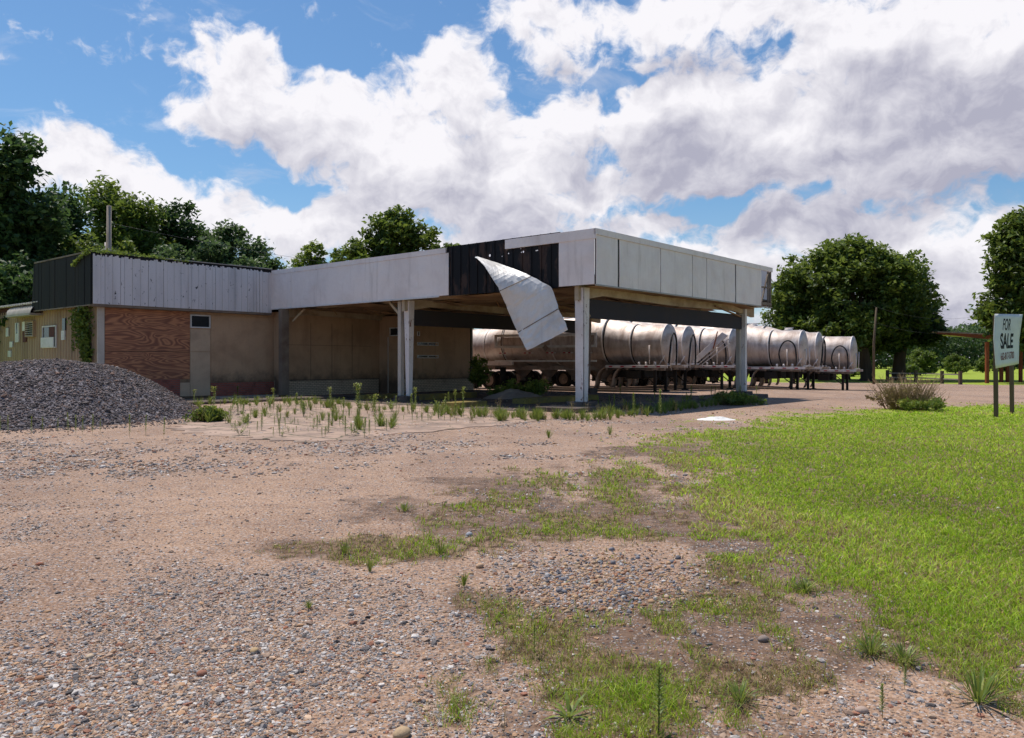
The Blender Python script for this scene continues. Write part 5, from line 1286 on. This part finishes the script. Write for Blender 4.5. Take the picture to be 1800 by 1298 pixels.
# ------------------------------------------------------------------ weeds (individual plants)
def weed_mesh(kind, seed):
    rng = np.random.default_rng(seed); parts = []
    def strip(base, dirv, L, w_, t, droop=.3):
        d = np.array(dirv) / np.linalg.norm(dirv); sd_ = np.cross(d, [0, 0, 1]); sd_ = sd_ / (np.linalg.norm(sd_) + 1e-6)
        if np.linalg.norm(sd_) < .1: sd_ = np.array([1.0, 0, 0])
        m_ = base + d * L * .55 + np.array([0, 0, -droop * L * .05]); tip = base + d * L + np.array([0, 0, -droop * L * .4])
        v = np.array([base - sd_ * w_ * .4, base + sd_ * w_ * .4, m_ + sd_ * w_, m_ - sd_ * w_, tip, tip]); f = np.array([[0, 1, 2, 3], [3, 2, 4, 5]])
        parts.append((v, f, np.full((6, 3), t)))
    if kind in ('stalk', 'yellow'):
        H = 1.0; n = 85; lean = rng.normal(0, .04, 2)
        for s_ in range(1):
            v = []; 
            for k in range(4):
                z = H * k / 3; w_ = .014 * (1 - .6 * k / 3); v += [(lean[0] * z - w_, lean[1] * z, z), (lean[0] * z + w_, lean[1] * z, z), (lean[0] * z, lean[1] * z + w_, z)]
            f = []
            for k in range(3):
                for q in range(3): f.append([k * 3 + q, k * 3 + (q + 1) % 3, (k + 1) * 3 + (q + 1) % 3, (k + 1) * 3 + q])
            parts.append((np.array(v), np.array(f), np.full((12, 3), .25)))
        for k in range(n):
            z = H * (.16 + .84 * (k / n) ** .8); a = k * 2.4; el = .35 + .5 * z / H; L = .17 * (1.05 - .45 * z / H) * rng.uniform(.7, 1.2)
            strip(np.array([lean[0] * z, lean[1] * z, z]), (math.cos(a) * math.cos(el), math.sin(a) * math.cos(el), math.sin(el)), L, .019, rng.uniform(.25, .95))
        if kind == 'yellow':
            for k in range(70):
                a = rng.uniform(0, 6.28); strip(np.array([rng.normal(0, .07), rng.normal(0, .07), H * rng.uniform(.82, 1.05)]), (math.cos(a), math.sin(a), .8), .05, .018, 1.0)
    elif kind == 'branchy':
        for k in range(8):
            a = rng.uniform(0, 6.28); e = rng.uniform(.7, 1.4); d = np.array([math.cos(a) * math.cos(e), math.sin(a) * math.cos(e), math.sin(e)]); L_ = rng.uniform(.6, 1.1)
            strip(np.zeros(3), d, L_, .012, .2, .1)
            for q in range(12):
                t = rng.uniform(.25, 1); a2 = rng.uniform(0, 6.28); strip(d * L_ * t, (math.cos(a2), math.sin(a2), rng.uniform(.1, .9)), rng.uniform(.08, .2), .028, rng.uniform(.2, .95))
    elif kind == 'dry':
        for k in range(9):
            a = rng.uniform(0, 6.28); b0 = np.array([rng.normal(0, .03), rng.normal(0, .03), 0]); strip(b0, (math.cos(a) * .3, math.sin(a) * .3, 1), rng.uniform(.5, 1), .006, rng.uniform(.1, .8), .1)
        for k in range(26):
            a = rng.uniform(0, 6.28); z = rng.uniform(.2, .9); strip(np.array([math.cos(a) * .1 * z, math.sin(a) * .1 * z, z]), (math.cos(a), math.sin(a), .9), .12, .006, rng.uniform(.2, 1))
    elif kind == 'tuft':
        for k in range(60):
            a = rng.uniform(0, 6.28); r0 = rng.uniform(0, .12); e = rng.uniform(.6, 1.45); strip(np.array([math.cos(a) * r0, math.sin(a) * r0, 0]), (math.cos(a) * math.cos(e), math.sin(a) * math.cos(e), math.sin(e)), rng.uniform(.5, 1.05), .016, rng.uniform(.1, .9), .5)
    elif kind == 'rosette':
        for k in range(13):
            a = k * 2.4; e = rng.uniform(.35, 1.0); strip(np.array([0, 0, .01]), (math.cos(a) * math.cos(e), math.sin(a) * math.cos(e), math.sin(e)), rng.uniform(.7, 1.05), .055, rng.uniform(.3, .9), .5)
    V = []; Fs = []; C_ = []; b = 0
    for v, f, c in parts: V.append(v); Fs.append(f + b); C_.append(c); b += len(v)
    return fast_mesh('weed', np.concatenate(V), np.concatenate(Fs), np.concatenate(C_))
WM = {}
for kd, mt in (('stalk', 'weed_green'), ('yellow', 'weed_green'), ('dry', 'weed_dry'), ('tuft', 'weed_green'), ('branchy', 'weed_green'), ('rosette', 'weed_green')):
    WM[kd] = []
    for s in range(4): me = weed_mesh(kd, s * 13 + len(kd)); me.materials.append(MT[mt]); WM[kd].append(me)
def weed(kd, x, y, h, label, group=None, z=0.0, wide=1.0, name=None):
    o = bpy.data.objects.new(name or {'stalk': 'weed_stalk', 'yellow': 'flowering_weed', 'dry': 'dry_weed', 'tuft': 'grass_tuft', 'branchy': 'branching_weed', 'rosette': 'leafy_weed'}[kd], rw.choice(WM[kd])); COL.objects.link(o)
    o.location = (x, y, z); o.rotation_euler.z = rw.uniform(0, 6.28); o.scale = (h * wide, h * wide, h); return tag(o, label, 'weed', group)
rw = random.Random(5)
LB = {'branchy': ('low branching weed in the cracked slabs before the canopy', 'branching weeds in the cracked slabs'), 'stalk': ('narrow upright green weed growing in the cracked slabs before the canopy', 'upright green weeds in the cracked slabs'),
      'yellow': ('bushy weed with yellow flower tips among the cracked slabs', 'yellow tipped weeds in the cracked slabs'),
      'dry': ('thin brown dried weed among the cracked slabs and kerbs', 'dried weeds around the slabs'),
      'tuft': ('low green grass tuft along the slab joints and kerbs', 'grass tufts along the slabs')}
def put(kd, u, v, h, wide=1.0, z=0.0):
    p = W(u, v); l, g = LB[kd]; weed(kd, p[0], p[1], h, l, g, z, wide)
for k in range(140):
    u = rw.uniform(385, 700) if rw.random() < .8 else rw.uniform(700, 850); v = rw.choice([rw.uniform(716, 726), rw.uniform(730, 748), rw.uniform(748, 772)])
    if u > 700: v = rw.uniform(716, 742)
    put('stalk' if rw.random() < .72 else 'branchy', u, v, rw.uniform(.16, .58) * (1.05 if v < 728 else .75), rw.uniform(.8, 1.35))
for (u, v, h) in [(55, 765, .5), (75, 768, .45), (120, 768, .6), (133, 766, .55), (102, 766, .4), (145, 764, .5), (163, 766, .55), (176, 768, .4), (228, 768, .6), (256, 765, .55), (288, 768, .55), (14, 764, .5), (0, 768, .5)]: put('stalk', u, v + rw.uniform(-6, 4), h * .8, .6)
for (u, v, h, w_) in [(629, 734, .95, 1.0), (580, 718, .7, .8), (480, 712, .6, .7), (375, 726, .8, .8), (342, 712, .55, .9), (418, 700, .5, .9), (660, 756, .8, .7), (730, 730, .8, .6), (815, 735, .85, .6), (800, 732, .75, .5)]: put('yellow', u, v, h, w_)
for k in range(90):
    u = rw.uniform(400, 1320); v = np.interp(u, [400, 700, 900, 1050, 1320], [728, 736, 742, 736, 712]) + rw.uniform(-14, 6); put('dry', u, v, rw.uniform(.25, .6), rw.uniform(.6, 1.2))
for k in range(270):
    u = rw.uniform(340, 1330); v = np.interp(u, [340, 480, 700, 900, 1050, 1320], [714, 708, 722, 738, 738, 706]) + rw.choice([rw.uniform(-5, 5), rw.uniform(-5, 5), rw.uniform(8, 40) if u < 700 else 0]); put('tuft', u, v, rw.uniform(.18, .55), rw.uniform(.45, .95))
for k in range(60):        # before and on the front island
    u = rw.uniform(1040, 1335); v = np.interp(u, [1040, 1335], [733, 704]) + rw.uniform(-12, 3); put(rw.choice(['tuft', 'stalk', 'tuft', 'dry']), u, v, rw.uniform(.25, .55), .9)
for (u, v, h) in [(1215, 712, .7), (1115, 735, .7), (1160, 735, .8), (1090, 700, .6), (1300, 712, .7), (1285, 715, .6), (1250, 705, .6)]: put('stalk', u, v, h, .8)
# foreground individual weeds
for (kd, u, v, h, wd, lab) in [
    ('stalk', 1158, 1292, .30, 1.0, 'tall bright green feathery weed at the bottom edge right of centre'),
    ('rosette', 1000, 1262, .16, 1.0, 'flat leafed green rosette weed near the bottom centre'),
    ('tuft', 815, 1030, .15, .9, 'dark green weed clump at the left end of the pebble oval'),
    ('tuft', 607, 975, .20, .7, 'upright green tuft on the left end of the far weed strip'),
    ('tuft', 650, 1005, .16, .6, 'thin green tuft just below the far weed strip'),
    ('tuft', 543, 1070, .09, .9, 'lone small green tuft in the gravel left of centre'),
    ('stalk', 940, 1155, .18, .8, 'dark upright seedling within the central grass patch'),
    ('stalk', 1551, 1262, .15, 1.0, 'tiny pine like seedling on the bare patch at lower right'),
    ('stalk', 1590, 1212, .12, 1.0, 'tiny seedling above the bare patch at lower right'),
    ('dry', 812, 1165, .22, .6, 'dry reddish stalk with seed heads left of the central grass patch'),
    ('dry', 885, 1290, .16, .8, 'small dried brown weed at the bottom left of centre'),
    ('tuft', 712, 900, .16, 1.2, 'green tuft on sand beside the tyre scrapes'),
    ('tuft', 1720, 1235, .22, 1.4, 'coarse leafy grass clump at the right edge of the bare patch'),
    ('tuft', 1530, 1150, .16, 1.5, 'spreading crabgrass clump above the bare patch'),
    ('tuft', 1415, 1040, .14, 1.6, 'spreading grass clump on the lawn edge'),
    ('tuft', 1590, 1165, .15, 1.5, 'second spreading crabgrass clump above the bare patch, further right'),
    ('tuft', 1300, 1235, .13, 1.6, 'low spreading grass clump left of the bare patch'),
    ('dry', 1240, 1190, .13, .5, 'thin dark twiggy weed in the grass right of centre'),
    ('tuft', 775, 975, .20, .7, 'tall green blades in the middle of the far weed strip'),
    ('rosette', 945, 830, .14, .8, 'lone low weed on the sandy lot'),
    ('tuft', 965, 770, .3, .8, 'lone grass tuft on the sand in front of the canopy'),
    ('tuft', 1072, 765, .35, .6, 'dark upright tuft on the sand before the near post')]:
    p = W(u, v); weed(kd, p[0], p[1], h, lab, None, 0, wd)
# bushes under the canopy and by the trailers
def bush(name, label, u, v, w_, h, mats, seed, n=2500, leaf=.05, clump=.16, dry=0, cat='bush'):
    rng = np.random.default_rng(seed); p = W(u, v); root = thing(name, label, cat, p)
    bl = [(rng.normal(0, w_ * .25), rng.normal(0, w_ * .2), h * rng.uniform(.3, .65), w_ * .32, w_ * .3, h * .35) for _ in range(6)]
    P, T, c = crown_points(bl, n, rng, clump, .3); P[:, 2] = np.abs(P[:, 2]); v_, f_, c_ = leaf_quads(P, leaf, rng, T, .2)
    link_mesh('foliage', fast_mesh('foliage', v_, f_, c_), MT[mats], root)
    tb = MB(); rr = random.Random(seed)
    for k in range(dry or 10):
        a = rr.uniform(0, 6.28); r0 = rr.uniform(0, w_ * .35); r1 = r0 + rr.uniform(.1, .4) * w_; hh = h * rr.uniform(.6, 1.25)
        x0, y0 = math.cos(a) * r0, math.sin(a) * r0; x1, y1 = math.cos(a) * r1, math.sin(a) * r1
        tb.tube([(x0, y0, -.02), ((x0 + x1) / 2 + rr.uniform(-.05, .05), (y0 + y1) / 2, hh * .55), (x1, y1, hh)], [.010, .007, .003], 4)
        for q in range(3):
            t = rr.uniform(.4, .9); bx, by, bz = x0 + (x1 - x0) * t, y0 + (y1 - y0) * t, hh * t; tb.tube([(bx, by, bz), (bx + rr.uniform(-.2, .2), by + rr.uniform(-.2, .2), bz + rr.uniform(.1, .25))], [.005, .002], 3)
    tb.build('stems', MT['twig'], root); return root
bush('dry_shrub', 'straggly shrub with bare pinkish twigs at the far edge of the lawn', 1592, 720, 1.9, 1.0, 'weed_dry', 1, 2600, .04, .16, 190, 'shrub')
bush('dry_shrub', 'low dark green part of the straggly clump beside the bare twigs', 1622, 722, 1.3, .55, 'weed_green', 8, 1700, .05, .16, 30, 'shrub')
bush('wild_bush', 'bushy bright green and straw weeds under the canopy near the hanging sheet', 942, 700, 1.7, .85, 'weed_green', 2, 3500, .06, .2)
bush('wild_bush', 'low yellow green bush under the canopy right of the store wing', 895, 699, 1.3, .55, 'weed_green', 3, 2200, .06, .18)
bush('wild_bush', 'tall leafy weed at the right end of the store wing', 838, 692, .7, 1.9, 'weed_green', 4, 1500, .09, .25)
bush('wild_bush', 'scrubby green growth around the right front canopy post', 1300, 712, 1.5, .5, 'leaf_light', 5, 2600, .05, .18)
bush('wild_bush', 'round yellow green weed clump at the right foot of the gravel pile', 360, 742, .7, .40, 'weed_green', 6, 1800, .05, .18)
bush('wild_bush', 'bright green plant at the left edge beside the gravel pile', 2, 655, 1.0, 1.5, 'weed_green', 7, 1200, .07, .2)

# ------------------------------------------------------------------ sign
p1, p2 = W(1751, 733), W(1779, 728)
sg = thing('for_sale_sign', 'buckled white FOR SALE board on two dark wooden posts', 'sign', (p1[0], p1[1], 0), math.atan2(p2[1] - p1[1], p2[0] - p1[0]))
Lx = math.hypot(p2[0] - p1[0], p2[1] - p1[1])
sgm = (Matrix.Translation(Vector((p1[0], p1[1], 0))) @ Matrix.Rotation(sg.rotation_euler.z, 4, 'Z')).inverted()
MB().hexa([(-.06, -.05, -.1), (.06, -.05, -.1), (.06, .05, -.1), (-.06, .05, -.1)], [(-.12, -.04, 2.98), (-.0, -.04, 2.98), (-.0, .06, 2.98), (-.12, .06, 2.98)]).build('post', MT['post_wood'], sg)
MB().hexa([(Lx - .06, -.05, -.1), (Lx + .06, -.05, -.1), (Lx + .06, .05, -.1), (Lx - .06, .05, -.1)], [(Lx - .03, -.02, 2.75), (Lx + .09, -.02, 2.75), (Lx + .09, .08, 2.75), (Lx - .03, .08, 2.75)]).build('post', MT['post_wood'], sg)
def board_pt(s, t):       # s left-right, t bottom-top, on the buckled board
    L0 = np.array([[1750.5, 648], [1748.5, 620], [1746.5, 596], [1747.5, 574], [1749, 552]]); R0 = np.array([[1790.5, 640], [1791, 615], [1791.5, 597], [1794.5, 575], [1797.5, 553]])
    k = np.linspace(0, 1, 5); l = [np.interp(t, k, L0[:, i]) for i in (0, 1)]; r = [np.interp(t, k, R0[:, i]) for i in (0, 1)]
    D = 23.15 + .05 * math.sin(t * 5) * (s - .3); u = l[0] + (r[0] - l[0]) * s; v = l[1] + (r[1] - l[1]) * s; return Vector(WD(u, v, D + .25 * s))
m = MB(); ns_, nt = 8, 14; m.add([sgm @ board_pt(i / ns_, j / nt) for j in range(nt + 1) for i in range(ns_ + 1)], [(j * (ns_ + 1) + i, j * (ns_ + 1) + i + 1, (j + 1) * (ns_ + 1) + i + 1, (j + 1) * (ns_ + 1) + i) for j in range(nt) for i in range(ns_)], True)
bo = m.build('board', MT['sign_white'], sg); md = bo.modifiers.new('s', 'SOLIDIFY'); md.thickness = .012; md.offset = 0
def lettering(txt, s0, s1, t0, t1, mat, bold=0.0, name='lettering'):
    c = bpy.data.curves.new('txt', 'FONT'); c.body = txt; c.size = 1; c.offset = bold; o = bpy.data.objects.new('tmp', c); COL.objects.link(o)
    dg_ = bpy.context.evaluated_depsgraph_get(); me = bpy.data.meshes.new_from_object(o.evaluated_get(dg_)); bpy.data.objects.remove(o)
    bm = bmesh.new(); bm.from_mesh(me); bmesh.ops.subdivide_edges(bm, edges=[e for e in bm.edges if e.calc_length() > .12], cuts=2); bm.to_mesh(me); bm.free()
    xs = [v.co.x for v in me.vertices]; ys = [v.co.y for v in me.vertices]; x0, x1, y0, y1 = min(xs), max(xs), min(ys), max(ys)
    for v in me.vertices:
        s = s0 + (s1 - s0) * (v.co.x - x0) / (x1 - x0); t = t0 + (t1 - t0) * (v.co.y - y0) / (y1 - y0); q = board_pt(s, t); q = q + (Vector((0, 0, EYE)) - q).normalized() * .014; v.co = sgm @ q
    me.materials.clear(); l = link_mesh(name, me, mat, bo); return l
lettering('FOR', .33, .62, .675, .91, MT['sign_black'], .012)
lettering('SALE', .26, .76, .30, .62, MT['sign_black'], .035)
lettering('662-817-5700', .24, .80, .11, .235, MT['sign_maroon'], .03, 'phone_number')

# ------------------------------------------------------------------ rusty shelter, fence, poles
cp_ = thing('rusty_shelter', 'open shelter with rust red posts and a long low tin roof behind the sign', 'shelter', (36, 62, 0))
def L(p): return Vector(p) - Vector((36, 62, 0))
P1, P2 = Vector(WD(1648, 584.5, 66)), Vector(WD(1850, 594, 60)); bk_ = Vector((3.5, 12, .25)); tk = Vector((0, 0, .09)); zt = P2.z
rfm = MB(); rfm.hexa([L(P1), L(P2), L(P2 + bk_), L(P1 + bk_)], [L(P1 + tk), L(P2 + tk), L(P2 + bk_ + tk), L(P1 + bk_ + tk)]); rfm.build('roof', MT['tin_roof'], cp_)
bm_ = MB(); dy_ = Vector((.02, .12, 0)); e0, e1 = Vector((0, 0, -.12)), Vector((0, 0, -.62)); g_ = Vector((0, 0, -.004)); of_ = Vector((0, .05, 0))
bm_.hexa([L(P1 + e0 + of_), L(P2 + e1 + of_), L(P2 + e1 + dy_ + of_), L(P1 + e0 + dy_ + of_)], [L(P1 + g_ + of_), L(P2 + g_ + of_), L(P2 + g_ + dy_ + of_), L(P1 + g_ + dy_ + of_)])
bm_.build('beam', MT['rust_steel'], cp_)
for (u, v) in ((1735, 674), (1760, 672), (1771, 672), (1794, 672), (1812, 676)):
    p = W(u, v); q = L((p[0], p[1], 0)); pm = MB(); pm.box(q.x - .11, q.x + .11, q.y - .1, q.y + .1, -.05, zt - .3 if u < 1750 or u > 1790 else zt - .1); pm.build('post', MT['rust_steel'], cp_)
fn = thing('field_fence', 'low wooden rail fence with dark posts along the far field', 'fence', W(1688, 676))
o0 = Vector(W(1688, 676))
fp = [W(1688, 676), W(1656, 674.5), W(1610, 672), W(1560, 671), W(1540, 671)]
for (x_, y_, z_) in fp[:4]:
    q = Vector((x_, y_, 0)) - o0; MB().box(q.x - .10, q.x + .10, q.y - .10, q.y + .10, -.05, .95 if x_ > 30 else .85).build('post', MT['post_wood'], fn)
rl = MB()
for a_, b_ in zip(fp[:3], fp[1:4]):
    for z_ in (.35, .7): rl.bar(Vector((a_[0], a_[1], z_)) - o0, Vector((b_[0], b_[1], z_)) - o0, .05, .09)
rl.build('rail', MT['grey_wood'], fn)
up_ = thing('utility_pole', 'weathered wooden utility pole standing behind the left end of the store', 'utility pole', (-.5064 * 44, 44, 0))
MB().tube([(0, 0, -.2), (0, 0, 5), (.02, 0, EYE + (637 - 362) / 1400 * 44)], [.17, .15, .12], 12).build('shaft', MT['grey_wood'], up_)
MB().tube([(-.13, -.12, 5.5), (-.13, -.12, 8.2)], .035, 8).build('conduit', MT['alu_trim'], up_)
wi = MB()
for (z0, dx, dy, z1) in ((9.3, 22, 18, 7.9), (7.8, 22, 18, 6.6)):
    pts = [(dx * t, dy * t, z0 + (z1 - z0) * t - 1.3 * 4 * t * (1 - t) * .4) for t in np.linspace(0, 1, 14)]; wi.tube(pts, .008, 4)
wi.build('wires', MT['wire'], up_)
p2_ = thing('utility_pole', 'slim grey pole in front of the big shade trees', 'utility pole', W(1536, 674.5))
MB().tube([(0, 0, -.2), (0, 0, 3), (.2, 0, 5.7)], [.10, .09, .07], 10).build('shaft', MT['post_wood'], p2_)
wi = MB()
for z0 in (5.8, 4.6): wi.tube([(14 * t, 9 * t, z0 - .7 * 4 * t * (1 - t)) for t in np.linspace(0, 1, 10)], .007, 4)
wi.build('wires', MT['wire'], p2_)
